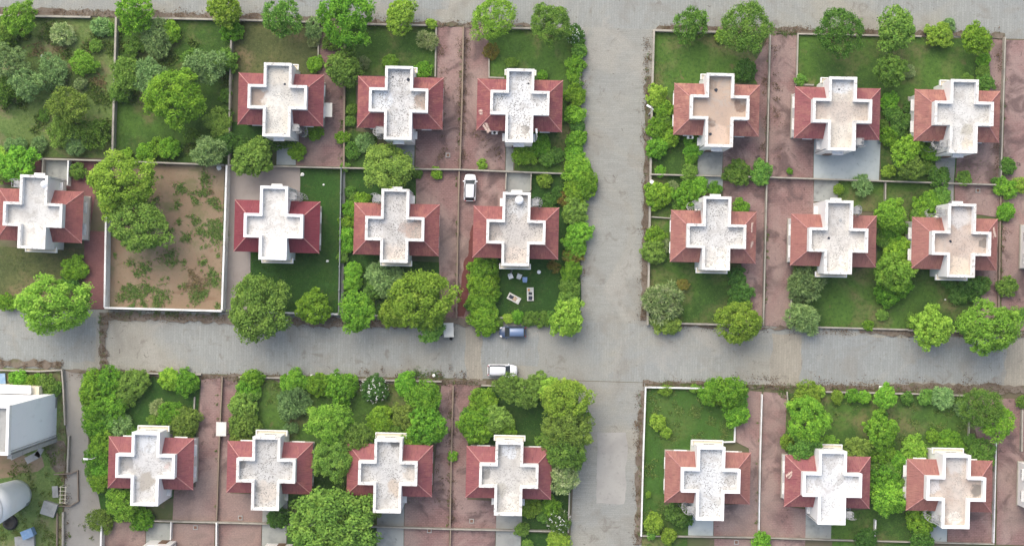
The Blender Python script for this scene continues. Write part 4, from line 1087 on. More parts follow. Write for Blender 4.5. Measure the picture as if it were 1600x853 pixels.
def lounger(px, py, deg, label, cloths):
    x, y = W(px, py)
    r = empty('sun_lounger', (x, y, Z3), math.radians(deg))
    tag(r, label, 'lounger', 'loungers on the dark lawn')
    for k in range(9):
        obj('slat', cached('slat', lambda: MB().box(-.09, .09, -.42, .42, .32, .35)), M['sheet'], r, (-.84 + k * .21, 0, 0))
    for s in (-1, 1):
        obj('side_rail', MB().box(-.95, .95, s * .44 - .03, s * .44 + .03, .26, .36), M['sheet'], r)
        for t in (-.85, .85):
            obj('leg', MB().box(t - .04, t + .04, s * .4 - .04, s * .4 + .04, 0, .31), M['timber'], r)
    for n_, (cx, cy, w, d, m) in enumerate(cloths):
        mb = MB()
        g = 7
        rr = random.Random(px + n_)
        vv = [(cx + w * (i / (g - 1) - .5) + rr.uniform(-.03, .03), cy + d * (j / (g - 1) - .5) + rr.uniform(-.03, .03), .36 + rr.uniform(.02, .12) * (1 if 0 < i < g - 1 and 0 < j < g - 1 else .2)) for j in range(g) for i in range(g)]
        mb.add(vv, [(j * g + i, j * g + i + 1, (j + 1) * g + i + 1, (j + 1) * g + i) for j in range(g - 1) for i in range(g - 1)])
        obj('folded_cloth', mb.mesh('folded_cloth', True), M[m], r)
lounger(803, 466, -28, 'slatted lounger lying askew on the dark lawn', [(-.4, 0, .7, .5, 'cloth_dark'), (.15, .0, .55, .6, 'cloth_beige'), (.65, -.1, .4, .4, 'sheet')])
lounger(828.5, 459.5, 91, 'slatted lounger standing straight on the dark lawn', [(-.55, 0, .6, .55, 'cloth_dark'), (.1, .0, .35, .5, 'cloth_dark'), (.6, .2, .3, .3, 'orange')])
# bicycle under the canopy
x, y = W(801, 423.5)
bk = empty('bicycle', (x, y, Z3), math.radians(62))
tag(bk, 'grey bicycle leaning in front of the lounger garden villa', 'bicycle')
for fx in (-.5, .5):
    mb = MB()
    pts = [(fx + .32 * math.cos(k * math.pi / 10), (.32 * math.sin(k * math.pi / 10)) * .45, .33 + .32 * math.sin(k * math.pi / 10) * .9) for k in range(21)]
    for p, q in zip(pts[:-1], pts[1:]): mb.tube(p, q, .025, n=5)
    for k in range(0, 20, 2): mb.tube((fx, 0, .33), pts[k], .005, n=3)
    obj('wheel', mb, M['rubber'], bk)
obj('frame', MB().tube((-.5, 0, .33), (-.12, .2, .78), .02).tube((-.12, .2, .78), (.4, .2, .8), .02).tube((-.12, .0, .35), (.4, .2, .8), .02).tube((.4, .22, .85), (.5, 0, .33), .02).tube((-.5, 0, .33), (-.12, 0, .35), .02).tube((-.12, 0, .35), (-.16, .26, .9), .02), M['grey_metal'], bk)
obj('handlebar', MB().tube((.38, -.02, 1.0), (.38, .5, 1.0), .02).tube((.38, .24, .8), (.38, .24, 1.0), .02), M['grey_metal'], bk)
obj('saddle', MB().box(-.3, -.04, .16, .34, .88, .95), M['dark'], bk)

# manhole covers on the driveways
MAN = [(376, 808, 'near the back wall of the second bottom-row villa'), (737, 813, 'behind the fourth bottom-row villa'), (306, 823, 'in the red yard at the bottom left'), (1527, 298, 'behind the last middle-row villa'), (1015, 287, 'on the verge by the round drum'), (700, 243, 'behind the second top-row villa'), (1150, 846, 'in the yard behind the fifth bottom-row villa'), (671, 828, 'in the yard at the bottom edge left of the cross street')]
for px, py, lb in MAN:
    x, y = W(px, py)
    m = obj('manhole_cover', cached('manhole', lambda: MB().box(-.32, .32, -.32, .32, 0, .05)), M['concrete'], None, (x, y, Z4), math.radians(-1.4))
    obj('lid', cached('manhole_lid', lambda: MB().box(-.2, .2, -.2, .2, .05, .065)), M['rust'], m)
    tag(m, 'small square manhole cover ' + lb, 'manhole', 'manhole covers on the paving')
# white litter: sacks and paper
for px, py, s, lb in [(678, 586, .5, 'white sack on the verge above the flowering bush'), (524.5, 586, .5, 'larger white sack by the road under the bushy garden'), (487, 586, .35, 'smaller white sack by the road under the bushy garden'), (449, 502, .6, 'pale sack beside the tree fronting the crimson-roofed villa'), (512, 408, .4, 'white sheet on the lawn right of the crimson-roofed villa'), (473, 273, .55, 'white bundle at the back of the crimson-roofed villa lawn'), (506, 289, .3, 'small white scrap behind the crimson-roofed villa stair'), (1476, 468, .3, 'white paper scrap on the last middle-row lawn'), (66, 88, .3, 'white scrap in the wild plot near the pale shrub'), (1376, 606, .7, 'white rock on the wall by the small round tree, lower right'), (343, 262, .8, 'pale heap in the corner of the bare dirt plot'), (838, 612, .3, 'white figurine-sized scrap on the lawn behind the parked white car')]:
    rr = random.Random(px)
    x, y = W(px, py)
    mb = MB().lathe([(s * .35, 0), (s * .5, s * .15), (s * .45, s * .3), (s * .2, s * .42)], 9)
    mb.v = [(vx * rr.uniform(.8, 1.3), vy * rr.uniform(.6, 1.1), vz) for vx, vy, vz in mb.v]
    o = obj('litter_sack', mb.mesh('litter_sack', False), M['petal'], None, (x, y, Z3), rr.uniform(0, 6))
    tag(o, lb, 'litter')

# ------------------------------------------------------------------ vegetation
def leaf_quads(P, N, T, L, Wd):
    """rhombic leaves at P, facing N, pointing along T (arrays) -> verts"""
    B = np.cross(N, T)
    B /= np.linalg.norm(B, axis=1, keepdims=True) + 1e-9
    L = L[:, None]; Wd = Wd[:, None]
    droop = N * L * 0.12
    return np.stack([P - T * L * .5, P + B * Wd * .5, P + T * L * .5 - droop, P - B * Wd * .5], 1)

def quads_mesh(name, Q):
    n = len(Q)
    me = bpy.data.meshes.new(name)
    me.vertices.add(n * 4)
    me.vertices.foreach_set('co', Q.reshape(-1).astype(np.float32))
    me.loops.add(n * 4)
    me.loops.foreach_set('vertex_index', np.arange(n * 4, dtype=np.int32))
    me.polygons.add(n)
    me.polygons.foreach_set('loop_start', np.arange(0, n * 4, 4, dtype=np.int32))
    me.update(calc_edges=True)
    return me

def unit(a):
    return a / (np.linalg.norm(a, axis=1, keepdims=True) + 1e-9)

def crown(name, style, seed, clumps, per, leaf, cr, low=-0.45, rag=0.09):
    """foliage of unit radius: leaf-sized faces on many clumps spread over an uneven crown"""
    g = np.random.default_rng(seed)
    ph = g.uniform(0, 6.28, (5, 2)); fr = g.integers(2, 6, 5)
    d = unit(g.normal(size=(clumps * 6, 3)))
    d = d[d[:, 2] > low]
    keep = [d[0]]                                   # spread clumps apart
    md = 1.55 / math.sqrt(clumps)
    for q in d[1:]:
        if len(keep) >= clumps: break
        if min(np.sum((np.array(keep) - q) ** 2, 1)) > md * md: keep.append(q)
    d = np.array(keep)
    az = np.arctan2(d[:, 1], d[:, 0])
    rad = 0.80 + 0.0 * az
    for k in range(5):
        rad += rag * np.sin(fr[k] * az + ph[k, 0]) * np.cos(2.0 * d[:, 2] + ph[k, 1])
    rad *= g.uniform(.98 - rag * 2.2, 1.02 + rag, len(d))
    c = d * rad[:, None]
    c = np.vstack([c, unit(g.normal(size=(clumps // 4, 3))) * g.uniform(.15, .55, (clumps // 4, 1))])
    n = len(c)
    sz = cr * g.uniform(.5, 1.35, n)
    idx = np.repeat(np.arange(n), per)
    u = unit(g.normal(size=(len(idx), 3)))
    C0 = c[idx]
    out = unit(C0 + 1e-4)
    if style == 'spiky':
        u = unit(u + out * .9 + np.array([0, 0, .35]))
        P = C0 * .92 + u * (sz[idx] * g.uniform(.5, 1.5, len(idx)))[:, None]
        T = unit(u + g.normal(size=u.shape) * .35)
        N = unit(np.cross(T, g.normal(size=u.shape)))
        N = np.where(N[:, 2:3] < 0, -N, N)
        L = leaf * g.uniform(1.4, 2.8, len(idx)); Wd = L * .22
    elif style == 'feather':
        u = unit(u + out * .7)
        P = C0 + u * (sz[idx] * g.uniform(.2, 1.35, len(idx)))[:, None]
        T = unit(u + g.normal(size=u.shape) * .6 + np.array([0, 0, -.15]))
        N = unit(np.cross(T, g.normal(size=u.shape)))
        N = np.where(N[:, 2:3] < 0, -N, N)
        L = leaf * g.uniform(.8, 1.5, len(idx)); Wd = L * .42
    else:
        low_ = u[:, 2] < -.35
        u[low_, 2] *= -1
        P = C0 + u * (sz[idx] * g.uniform(.68, 1.22, len(idx)))[:, None]
        N = unit(u * .8 + g.normal(size=u.shape) * .42 + np.array([0, 0, .30]))
        T = unit(np.cross(N, g.normal(size=u.shape)))
        L = leaf * g.uniform(.75, 1.35, len(idx)); Wd = L * .68
    Q = leaf_quads(P, N, T, L, Wd)
    return quads_mesh(name, Q)

def trunk_mesh(seed):
    """tapered trunk with limbs; unit height, base radius .05"""
    rr = random.Random(seed)
    mb = MB()
    p = Vector((0, 0, 0)); r = .055
    segs = []
    for k in range(3):
        q = p + Vector((rr.uniform(-.05, .05), rr.uniform(-.05, .05), .24))
        segs.append((p, q, r, r * .82)); p, r = q, r * .82
    for k in range(5):
        a = k * 1.257 + rr.uniform(-.4, .4)
        q = p + Vector((math.cos(a) * .22, math.sin(a) * .22, rr.uniform(.18, .3)))
        segs.append((p, q, r * .6, r * .38))
        for j in (-.5, .5):
            q2 = q + Vector((math.cos(a + j) * .2, math.sin(a + j) * .2, rr.uniform(.08, .2)))
            segs.append((q, q2, r * .36, r * .12))
    for s in segs: mb.tube(s[0], s[1], s[2], s[3], 7)
    return mb.mesh('trunk')

def stems_mesh(seed):
    rr = random.Random(seed)
    mb = MB()
    for k in range(7):
        a = rr.uniform(0, 6.28); d = rr.uniform(.15, .55)
        mb.tube((rr.uniform(-.06, .06), rr.uniform(-.06, .06), 0), (math.cos(a) * d, math.sin(a) * d, rr.uniform(.55, .95)), .035, .012, 5)
    return mb.mesh('stems')

STYLE = {'b': 'leafy', 'm': 'leafy', 'y': 'leafy', 'o': 'leafy', 'd': 'leafy', 'w': 'leafy', 'r': 'feather', 'g': 'spiky', 'p': 'spiky'}
CROWN, TRUNK, STEM = {}, [trunk_mesh(i) for i in range(4)], [stems_mesh(i) for i in range(3)]
for st in ('leafy', 'spiky', 'feather'):
    CROWN[st, 'tree'] = [crown('crown', st, 10 + k, (90, 120, 105, 135)[k], (105, 85, 95, 80)[k], (.070, .064, .068, .062)[k], (.175, .15, .165, .14)[k], -.45, .05) for k in range(4)]
    CROWN[st, 'mid'] = [crown('foliage', st, 30 + k, 60 + 9 * k, 80, .10, .20 - .012 * k) for k in range(4)]
    CROWN[st, 'shrub'] = [crown('foliage', st, 50 + k, 30 + 5 * k, 65, .15, .26, -.2) for k in range(4)]
def blossoms(seed):
    g = np.random.default_rng(seed)
    d = unit(g.normal(size=(60, 3)) + np.array([0, 0, .6]))
    P = np.repeat(d * 1.0, 4, 0) + g.normal(size=(240, 3)) * .035
    N = unit(np.repeat(d, 4, 0) + g.normal(size=(240, 3)) * .4)
    T = unit(np.cross(N, g.normal(size=(240, 3))))
    return quads_mesh('blossom', leaf_quads(P, N, T, np.full(240, .065), np.full(240, .06)))
BLOSSOM = blossoms(3)

ADJ = {'b': 'bright green', 'm': 'mid-green', 'y': 'yellow-green', 'o': 'olive-green', 'd': 'dark green', 'w': 'white-flowering', 'r': 'reddish', 'g': 'grey-green', 'p': 'pale variegated'}
ORD = ['', 'first', 'second', 'third', 'fourth', 'fifth', 'sixth', 'seventh', 'eighth', 'ninth', 'tenth', 'eleventh', 'twelfth', 'thirteenth', 'fourteenth']
VR = random.Random(99)
def plant(x, y, r, typ, label, group, tree=None, ry=None, zc=None, style=None):
    """x, y, r: survey position and crown radius in photograph pixels"""
    R0 = r / S
    is_tree = r >= 25 if tree is None else tree
    if zc is None:
        zc = (5.4 if r > 38 else 4.2 if r > 29 else 3.3) if is_tree else max(.5, R0 * .62)
    k = (H - zc) / H
    gr = 1.04 if is_tree else 1.11
    R = R0 * k * gr
    Ry = (ry / S if ry else R0) * k * gr
    px, py = W(x, y, zc)
    nm = ('tree' if is_tree else 'shrub')
    root = empty(nm, (px, py, 0))
    tag(root, label, nm, group)
    size = 'tree' if r >= 33 else 'mid' if r >= 17 else 'shrub'
    st = style or STYLE[typ]
    me = VR.choice(CROWN[st, size])
    rz = R * (.78 if is_tree else .70)
    c = obj('crown' if is_tree else 'foliage', me, LEAF[typ], root, (0, 0, zc), 0 if ry else VR.uniform(0, 6.28), (R, Ry, rz))
    if ry: c.rotation_euler = (0, 0, VR.choice((0, math.pi)))
    else:
        c.rotation_euler = (VR.uniform(-.2, .2), VR.uniform(-.2, .2), c.rotation_euler[2])
        a_ = VR.uniform(.9, 1.1)
        c.scale = (R * a_, Ry / a_, rz * VR.uniform(.85, 1.15))
    if is_tree:
        obj('trunk', VR.choice(TRUNK), M['pale_bark' if typ in 'gp' else 'bark'], root, (0, 0, 0), VR.uniform(0, 6.28), (min(R, 3.6) * 1.0, min(R, 3.6) * 1.0, zc + R * .25))
    else:
        obj('stems', VR.choice(STEM), M['bark'], root, (0, 0, 0), VR.uniform(0, 6.28), (R, R, zc + rz * .4))
    if typ == 'w':
        obj('blossom', BLOSSOM, M['petal'], root, (0, 0, zc), VR.uniform(0, 6), (R * 1.0, Ry * 1.0, rz * 1.05))
    return root

def planting(phrase, group, spec, axis='x'):
    """spec: 'x y r type' entries; label counts alike neighbours from the left (x) or the top (y)"""
    E = []
    for e in spec.split(';'):
        q = e.split()
        if not q: continue
        E.append((float(q[0]), float(q[1]), float(q[2]), q[3], q[4:]))
    kinds = {}
    for e in E:
        t = e[2] >= 25
        kinds.setdefault((e[3], t), []).append(e)
    for (typ, t), L in kinds.items():
        L.sort(key=lambda e: e[0] if axis == 'x' else e[1])
        for i, e in enumerate(L):
            what = ADJ[typ] + (' tree ' if t else ' shrub ')
            if len(L) == 1: lb = 'the ' + what + phrase
            else: lb = ORD[i + 1] + ' ' + what + ('from left ' if axis == 'x' else 'from top ') + phrase
            ry = zc = st = None
            for o_ in e[4]:
                if o_[0] == 'y': ry = float(o_[1:])
                elif o_[0] == 'z': zc = float(o_[1:])
                elif o_[0] == 'f': st = 'feather'
            plant(e[0], e[1], e[2], typ, lb, group, None, ry, zc, st)

G1, G2, G3 = 'greenery of the top row', 'greenery of the middle row', 'greenery of the bottom row'
planting('in the wild plot at the top left', G1, '''31 30 26 y f;9 53 20 m;98 54 16 p;158 42 13 g;172 46 10 m;13 95 27 g f;42 130 25 g f;12 141 24 m f;83 112 24 g f;
 130 99 19 y f;126 132 9 p;107 166 32 o f y27;100 204 24 o f;147 209 24 m f;119 224 18 g;26 232 17 g;6 246 16 y;62 226 12 g;70 180 9 m f;150 72 10 m f''')
planting('in the second plot of the top row', G1, '''211 22 29 b f;243 60 24 g;268 50 15 b;211 76 14 m;199 116 26 o f;235 120 27 g;190 146 16 m;322 104 30 g f;346 97 19 m;
 274 153 47 b z5.5;340 192 21 o;325 237 25 g;229 238 15 b;250 231 15 b;266 232 16 b;196 244 11 b;350 226 18 d;300 90 14 m f;300 212 12 m f''')
planting('on the road edge beside the first top-row villa', G1, '351 15 27 y;363 49 17 b;441 27 30 m f;492 45 14 g;490 64 9 p;355 96 17 m;353 150 10 m;353 176 11 d;492 100 12 b')
planting('behind the first top-row villa', G1, '490 206 14 b;463 236 14 b;426 224 15 d;448 222 11 d;394 247 31 o z3.6;375 226 13 d')
planting('round the second top-row villa', G1, '542 30 46 b z5.2;626 26 26 y;674 38 8 y;668 63 14 p;568 98 9 p;537 107 29 o;610 97 11 y;662 110 14 b;536 215 11 b;549 172 9 m;571 222 13 g;606 262 40 o z4.2;547 190 9 m;551 236 12 m f;520 66 14 m f')
planting('round the third top-row villa lawn', G1, '771 29 35 y f;860 38 33 m z4.4;768 80 12 r;800 98 9 m;848 118 8 b;843 226 18 b;820 242 17 b;869 244 13 d;855 247 13 m')
planting('in the cross-street hedge by the third top-row villa', G1, '898 54 14 w;905 80 11 m;898 102 15 b;897 118 12 b;898 150 17 b;898 179 15 b;901 218 14 b;898 240 15 b;900 134 10 m;902 198 11 d;903 66 10 m', 'y')
planting('on the lawn of the fourth top-row villa', G1, '1079 41 28 m f;1165 44 40 m f z5.2;1125 57 9 y;1164 110 16 d;1155 118 9 d')
planting('in the hedge left of the fourth top-row villa', G1, '1025 150 17 y;1036 171 15 b;1026 201 16 b;1047 217 13 b;1026 231 16 b;1085 228 16 b;1080 244 11 b;1036 186 12 m;1044 196 10 b;1032 268 9 b;1076 271 13 m', 'y')
planting('on the last two top-row lawns', G1, '1312 51 37 m f z5;1400 47 32 m z4.4;1468 56 20 y;1482 40 10 g;1525 62 25 b;1536 94 11 b;1539 129 14 m;1391 111 25 m;1418 112 10 p;1250 125 9 m;1512 124 9 m;1536 112 10 m')
planting('between the fifth and sixth top-row villas', G1, '1390 158 14 b;1393 176 13 m;1409 190 16 d;1387 214 15 b;1415 236 25 b;1453 236 17 b;1400 204 13 m;1425 212 13 d;1446 215 12 m;1380 196 9 m;1421 168 10 d', 'y')
planting('straddling the back wall of the right block', G2, '1152 270 20 m;1188 270 18 m;1234 268 5 b;1117 295 11 b;1158 323 13 b;1346 290 14 g;1388 268 10 y;1425 262 19 o z3.4;1467 275 16 m;1505 279 12 m;1574 260 12 m;1570 295 16 b;1593 290 12 y;1571 331 13 b;1573 448 16 m;1445 262 11 m;1310 296 8 y;1555 283 6 m')
planting('round the leftmost middle-row villa', G2, '28 258 30 b z2.6;6 273 14 m;122 268 13 m;117 420 19 b;112 438 12 d;86 476 61 y y45 z5.0;11 472 14 b')
planting('over the wall of the bare dirt plot', G2, '192 284 54 y y46 z5.4;216 350 47 o z4.6;180 320 26 y z4.4')
planting('round the crimson-roofed villa', G2, '405 482 48 o y55 z5.0;491 481 27 b')
planting('left of the third middle-row villa', G2, '566 315 14 b;547 328 13 b;546 347 14 b;544 369 14 b;544 383 12 b;535 402 9 m;552 423 13 b;551 443 13 b;556 312 10 m;548 300 9 m', 'y')
planting('in front of the third middle-row villa', G2, '558 487 30 b y31;660 468 52 y y50 z5.4;616 489 23 y z2.8;600 433 27 g z1.4;672 512 22 m z3.4;583 452 14 d;625 446 12 d;575 470 10 m')
planting('on the wall behind the third middle-row villa', G2, '682 271 9 b;652 271 8 m;539 262 8 m')
planting('in the thick hedge left of the lounger lawn', G2, '757 420 23 b;754 447 24 b;753 472 22 b;756 494 22 b;760 511 16 b;741 437 12 y;768 435 12 b;769 462 12 b;740 476 12 m;769 488 10 m;776 505 10 m', 'y')
planting('in the hedge right of the lounger lawn', G2, '902 264 22 b;915 290 21 b;897 298 18 b;886 310 13 r;898 330 20 o;903 366 21 b;899 386 18 b;895 399 14 r;892 423 17 b;890 448 16 m;887 466 14 m;886 498 28 y z2.6;904 276 13 y', 'y')
planting('at the front of the lounger lawn', G2, '809 495 10 b;828 498 12 m;846 498 12 m;862 497 11 m;794 498 8 y')
planting('round the villa with the roof tank', G2, '851 282 12 y;857 316 13 d;865 417 9 r;872 302 10 d;754 257 8 y')
planting('left of the fifth middle-row villa', G2, '1029 305 21 b;1073 307 22 b;1092 290 14 b;1063 320 13 m;1024 368 15 b;1022 393 19 o;1035 380 11 p;1050 293 9 p', 'y')
planting('on the fifth middle-row front lawn', G2, '1035 472 32 p y30 z1.8;1042 503 21 o;1068 445 9 r;1158 459 18 d;1152 431 14 d;1153 503 38 y y33 z3.4;1148 474 12 m')
planting('on the sixth middle-row front lawn', G2, '1260 440 28 g z1.6;1254 497 25 g z1.5;1356 508 9 b;1378 492 9 m;1245 462 10 g')
planting('between the sixth and last middle-row villas', G2, '1391 335 25 b;1393 357 21 b;1450 322 21 b;1470 306 14 m;1403 393 22 b;1397 424 32 y y30 z3.4;1386 458 20 b;1437 335 14 m;1408 445 17 b;1384 375 14 m;1380 438 12 d;1462 330 11 b', 'y')
planting('fronting the last middle-row villa', G2, '1515 447 21 d;1500 459 16 d;1534 446 13 d;1455 513 32 y z3.4;1545 511 50 y y42 z4.6;1427 502 12 m;1597 490 10 m;1483 440 11 d;1470 430 9 m')
planting('in the garden left of the tall white block', G3, '30 592 14 b;48 600 14 b;74 600 16 o;85 604 12 m;60 592 10 b;40 604 10 y')
planting('in the tall hedge along the side lane', G3, '145 600 20 b;173 596 22 b;208 600 24 o;179 634 22 b;153 640 21 b;150 666 20 b;157 690 20 b;190 663 16 g;154 714 20 b;161 731 18 b;157 752 17 b;140 620 15 b;195 618 18 m;172 655 16 m;168 675 14 d;145 735 12 m;168 705 12 m', 'y')
planting('on the garden of the first bottom-row villa', G3, '265 592 16 b;292 598 19 b;247 636 12 p;268 648 21 b;288 660 24 o;205 676 11 m;240 655 9 m')
planting('behind the first bottom-row villa', G3, '192 788 25 y f z2.4;222 811 18 b;157 813 18 o f;180 774 14 d;205 772 12 d;214 796 12 m')
planting('in the row left of second bottom-row villa', G3, '396 592 15 b;388 609 17 b;380 632 21 o;382 660 24 o;377 686 19 o;395 615 11 m;393 645 11 m', 'y')
planting('in the second bottom-row front garden', G3, '458 596 20 b;458 628 24 g;497 600 18 b;535 606 24 b;455 668 9 g;478 598 12 b;515 598 14 b;545 596 13 y;585 607 20 w;634 600 18 b;640 610 12 g')
planting('between the second and third bottom-row villas', G3, '516 660 35 y z4.4;520 716 33 m y36 z4.4;559 683 23 o z3.8;519 818 72 m y58 z5.6;583 785 20 o z3.8;436 808 16 d;540 770 14 d;575 675 14 y', 'y')
planting('in front of the third bottom-row villa', G3, '596 656 22 b;664 622 27 b;667 664 32 b y34 z3.6;635 650 20 o z3;644 690 20 b z3;618 668 13 m;648 612 12 m')
planting('in the fourth bottom-row front garden', G3, '754 628 22 b;744 666 28 b z2.8;771 655 24 o z2.6;790 670 17 b;735 650 14 m;707 712 8 b;793 604 20 o z3;817 614 24 o z3.2;842 600 19 o z3.2;765 640 14 m')
planting('in the tall clump beside the lower cross street', G3, '884 626 39 y y38 z4.8;886 668 38 o z4.8;882 703 34 m z4.4;878 744 27 p f z3.6;862 610 20 y z3.8;905 650 16 m z3.4;850 690 14 m', 'y')
planting('behind the fourth bottom-row villa', G3, '829 791 16 y;859 791 16 b;873 813 18 w;816 827 11 o;872 845 18 y;824 850 8 m;848 808 9 m')
planting('on the fresh corner lawn', G3, '1109 613 19 b;1140 612 26 b z2.6;1150 645 20 b;1085 607 7 y;1027 660 13 y;1021 817 15 y;1058 801 19 d;1045 837 12 y;1070 810 12 d;1040 610 9 y f;1013 772 5 y;1189 845 15 b;1155 625 14 m;1125 620 12 b;1018 835 8 m;1040 675 9 y')
planting('left of the sixth bottom-row villa', G3, '1261 618 22 y;1262 655 36 b z4;1256 700 24 m z3.4;1230 690 11 y;1297 690 12 y;1245 640 13 m;1278 612 10 y')
planting('between the sixth and seventh bottom-row villas', G3, '1308 620 10 y;1331 618 11 b;1350 620 10 b;1384 620 17 b z2.6;1376 649 10 m;1417 622 10 m;1445 620 13 m;1472 622 16 g;1376 672 27 b z2.8;1376 703 22 b;1408 720 17 b;1427 702 21 y;1340 702 20 o z3;1386 778 28 b z2.8;1376 752 24 b;1402 760 17 m;1456 680 10 b;1440 812 24 b;1440 840 17 m;1353 842 18 d;1392 735 15 m;1362 725 13 m;1365 765 13 d')
planting('right of the seventh bottom-row villa', G3, '1533 637 34 m y30 z4.2 f;1556 658 28 b z3.8 f;1485 692 20 b;1533 708 22 m f;1596 628 10 m;1515 690 11 m;1505 640 12 g')

# ------------------------------------------------------------------ grass, weeds and fallen leaves
def in_poly(P, poly):
    x, y = P[:, 0], P[:, 1]
    ins = np.zeros(len(P), bool)
    n = len(poly)
    j = n - 1
    for i in range(n):
        xi, yi = poly[i]; xj, yj = poly[j]
        if yi != yj:
            c = ((yi > y) != (yj > y)) & (x < (xj - xi) * (y - yi) / (yj - yi) + xi)
            ins ^= c
        j = i
    return ins

def blades(P, g, hgt, wid, per, lean=.6):
    n = len(P)
    idx = np.repeat(np.arange(n), per)
    m = len(idx)
    T = unit(np.stack([g.normal(size=m) * lean, g.normal(size=m) * lean, np.ones(m)], 1))
    N = unit(np.cross(T, g.normal(size=(m, 3))))
    L = (hgt[idx] if hasattr(hgt, '__len__') else hgt) * g.uniform(.6, 1.3, m)
    C0 = np.stack([P[idx, 0] + g.normal(size=m) * .07, P[idx, 1] + g.normal(size=m) * .07, np.full(m, .14)], 1) + T * (L * .5)[:, None]
    return leaf_quads(C0, N, T, L, np.full(m, wid) * g.uniform(.7, 1.4, m))

g = np.random.default_rng(5)
acc = []
for pts, mt, dens in LAWNS:
    P = np.array([W(x, y) for x, y in pts])
    lo, hi = P.min(0), P.max(0)
    lo = np.maximum(lo, -76); hi = np.minimum(hi, 76)
    if hi[1] < -42 or lo[0] > 75: continue
    A = (hi - lo).prod()
    n = int(A * 9 * dens)
    q = lo + g.random((n, 2)) * (hi - lo)
    q = q[in_poly(q, P.tolist())]
    nz = np.sin(q[:, 0] * .9 + 1.3 * np.sin(q[:, 1] * .7)) + np.sin(q[:, 1] * 1.1 + q[:, 0] * .35)
    q = q[nz + g.normal(size=len(q)) * .8 > -.2]
    acc.append(blades(q, g, .13, .05, 3, .9))
tag(obj('grass', quads_mesh('grass', np.concatenate(acc)), M['grass_blade']), 'short tufts of grass covering the villa lawns', 'grass', kind='stuff')

def weed_patch(name, spots, mat, label, hgt=.35, wid=.14, dens=22, per=6):
    g = np.random.default_rng(len(spots) * 13 + 1)
    acc = []
    for x, y, r in spots:
        cx, cy = W(x, y)
        R = r / S
        n = int(dens * R * R * 3)
        for k in range(3):
            a0 = g.uniform(0, 6.28); o_ = R * g.uniform(0, .7); el = g.uniform(.4, 1.1)
            q = g.normal(size=(n // 3 + 1, 2)) * R * np.array([.5, .5 * el])
            acc.append(np.stack([cx + math.cos(a0) * o_ + q[:, 0] * math.cos(a0) - q[:, 1] * math.sin(a0), cy + math.sin(a0) * o_ + q[:, 0] * math.sin(a0) + q[:, 1] * math.cos(a0)], 1))
    P = np.concatenate(acc)
    o = obj(name, quads_mesh(name, blades(P, g, hgt, wid, per, 2.6)), M[mat])
    return tag(o, label, 'weeds', kind='stuff')
weed_patch('weeds', [(208, 454, 16), (196, 462, 10), (226, 448, 10), (252, 462, 14), (246, 470, 10), (225, 418, 12), (216, 432, 8), (268, 408, 14), (284, 294, 11), (302, 312, 8), (276, 320, 7), (342, 350, 16), (335, 365, 16), (312, 362, 9), (290, 372, 10), (305, 345, 8), (318, 300, 10), (322, 280, 12), (338, 320, 10), (305, 465, 13), (318, 458, 12), (335, 440, 11), (332, 425, 9), (320, 408, 8), (280, 345, 6), (340, 478, 6), (225, 476, 7), (205, 478, 6)] + [(175 + (k * 47) % 168, 275 + (k * 61) % 195, 2 + k % 4) for k in range(60)],
           'weed', 'low green weeds in patches over the bare dirt plot', .2, .10, 26)
weed_patch('dry_grass', [(310, 435, 13), (300, 445, 11), (315, 450, 10), (298, 425, 8), (330, 300, 6), (60, 82, 14), (95, 85, 14), (140, 80, 12), (160, 130, 16)], 'straw', 'dry straw-coloured grass on the dirt plot and wild plot', .28, .08, 14)
rw = random.Random(4)
weed_patch('undergrowth', [(rw.uniform(2, 172), rw.uniform(34, 243), rw.uniform(5, 15)) for _ in range(24)] + [(rw.uniform(185, 356), rw.uniform(36, 250), rw.uniform(5, 13)) for _ in range(16)],
           'grass_blade', 'rank undergrowth of the two leafy plots at the top left', .4, .17, 18)
weed_patch('lot_weeds', [(rw.uniform(2, 94), rw.uniform(690, 853), rw.uniform(4, 10)) for _ in range(45)] + [(rw.uniform(100, 150), rw.uniform(800, 850), 4) for _ in range(5)], 'grass_blade', 'scrubby weeds of the rough lot at the lower left', .22, .10, 14)
weed_patch('lawn_weeds', [(rw.uniform(1012, 1140), rw.uniform(612, 690), rw.uniform(4, 10)) for _ in range(22)] + [(rw.uniform(1008, 1036), rw.uniform(700, 830), rw.uniform(4, 8)) for _ in range(12)] + [(rw.uniform(1240, 1500), rw.uniform(622, 690), rw.uniform(3, 8)) for _ in range(25)] + [(rw.uniform(375, 690), rw.uniform(600, 680), rw.uniform(3, 8)) for _ in range(25)],
           'weed', 'longer grass and weeds in the bottom-row gardens', .24, .10, 12)
# weeds along joints and wall feet
spots = []
for (a, b, n, s) in [((158, 490), (160, 580), 16, 3.5), ((170, 490), (345, 493), 22, 4), ((722, 50), (718, 260), 16, 2.2), ((715, 270), (713, 490), 8, 2), ((1200, 60), (1196, 500), 16, 2.2), ((1013, 60), (1010, 500), 20, 3), ((1000, 615), (996, 850), 14, 3), ((1020, 600), (1590, 613), 40, 4.5),
                     ((340, 600), (338, 812), 8, 2), ((703, 610), (702, 820), 12, 2.4), ((350, 590), (750, 598), 24, 4), ((1568, 70), (1562, 500), 20, 2.4), ((1553, 700), (1550, 845), 8, 2), ((535, 60), (534, 255), 10, 2.4), ((1205, 611), (1228, 612), 6, 5), ((1190, 50), (1240, 52), 8, 4), ((905, 60), (900, 500), 12, 3), ((640, 583), (690, 586), 6, 7), ((1185, 620), (1183, 830), 8, 2)]:
    for k in range(n):
        t = rw.random()
        spots.append((a[0] + (b[0] - a[0]) * t + rw.uniform(-2, 2), a[1] + (b[1] - a[1]) * t + rw.uniform(-2, 2), s * rw.uniform(.5, 1.4)))
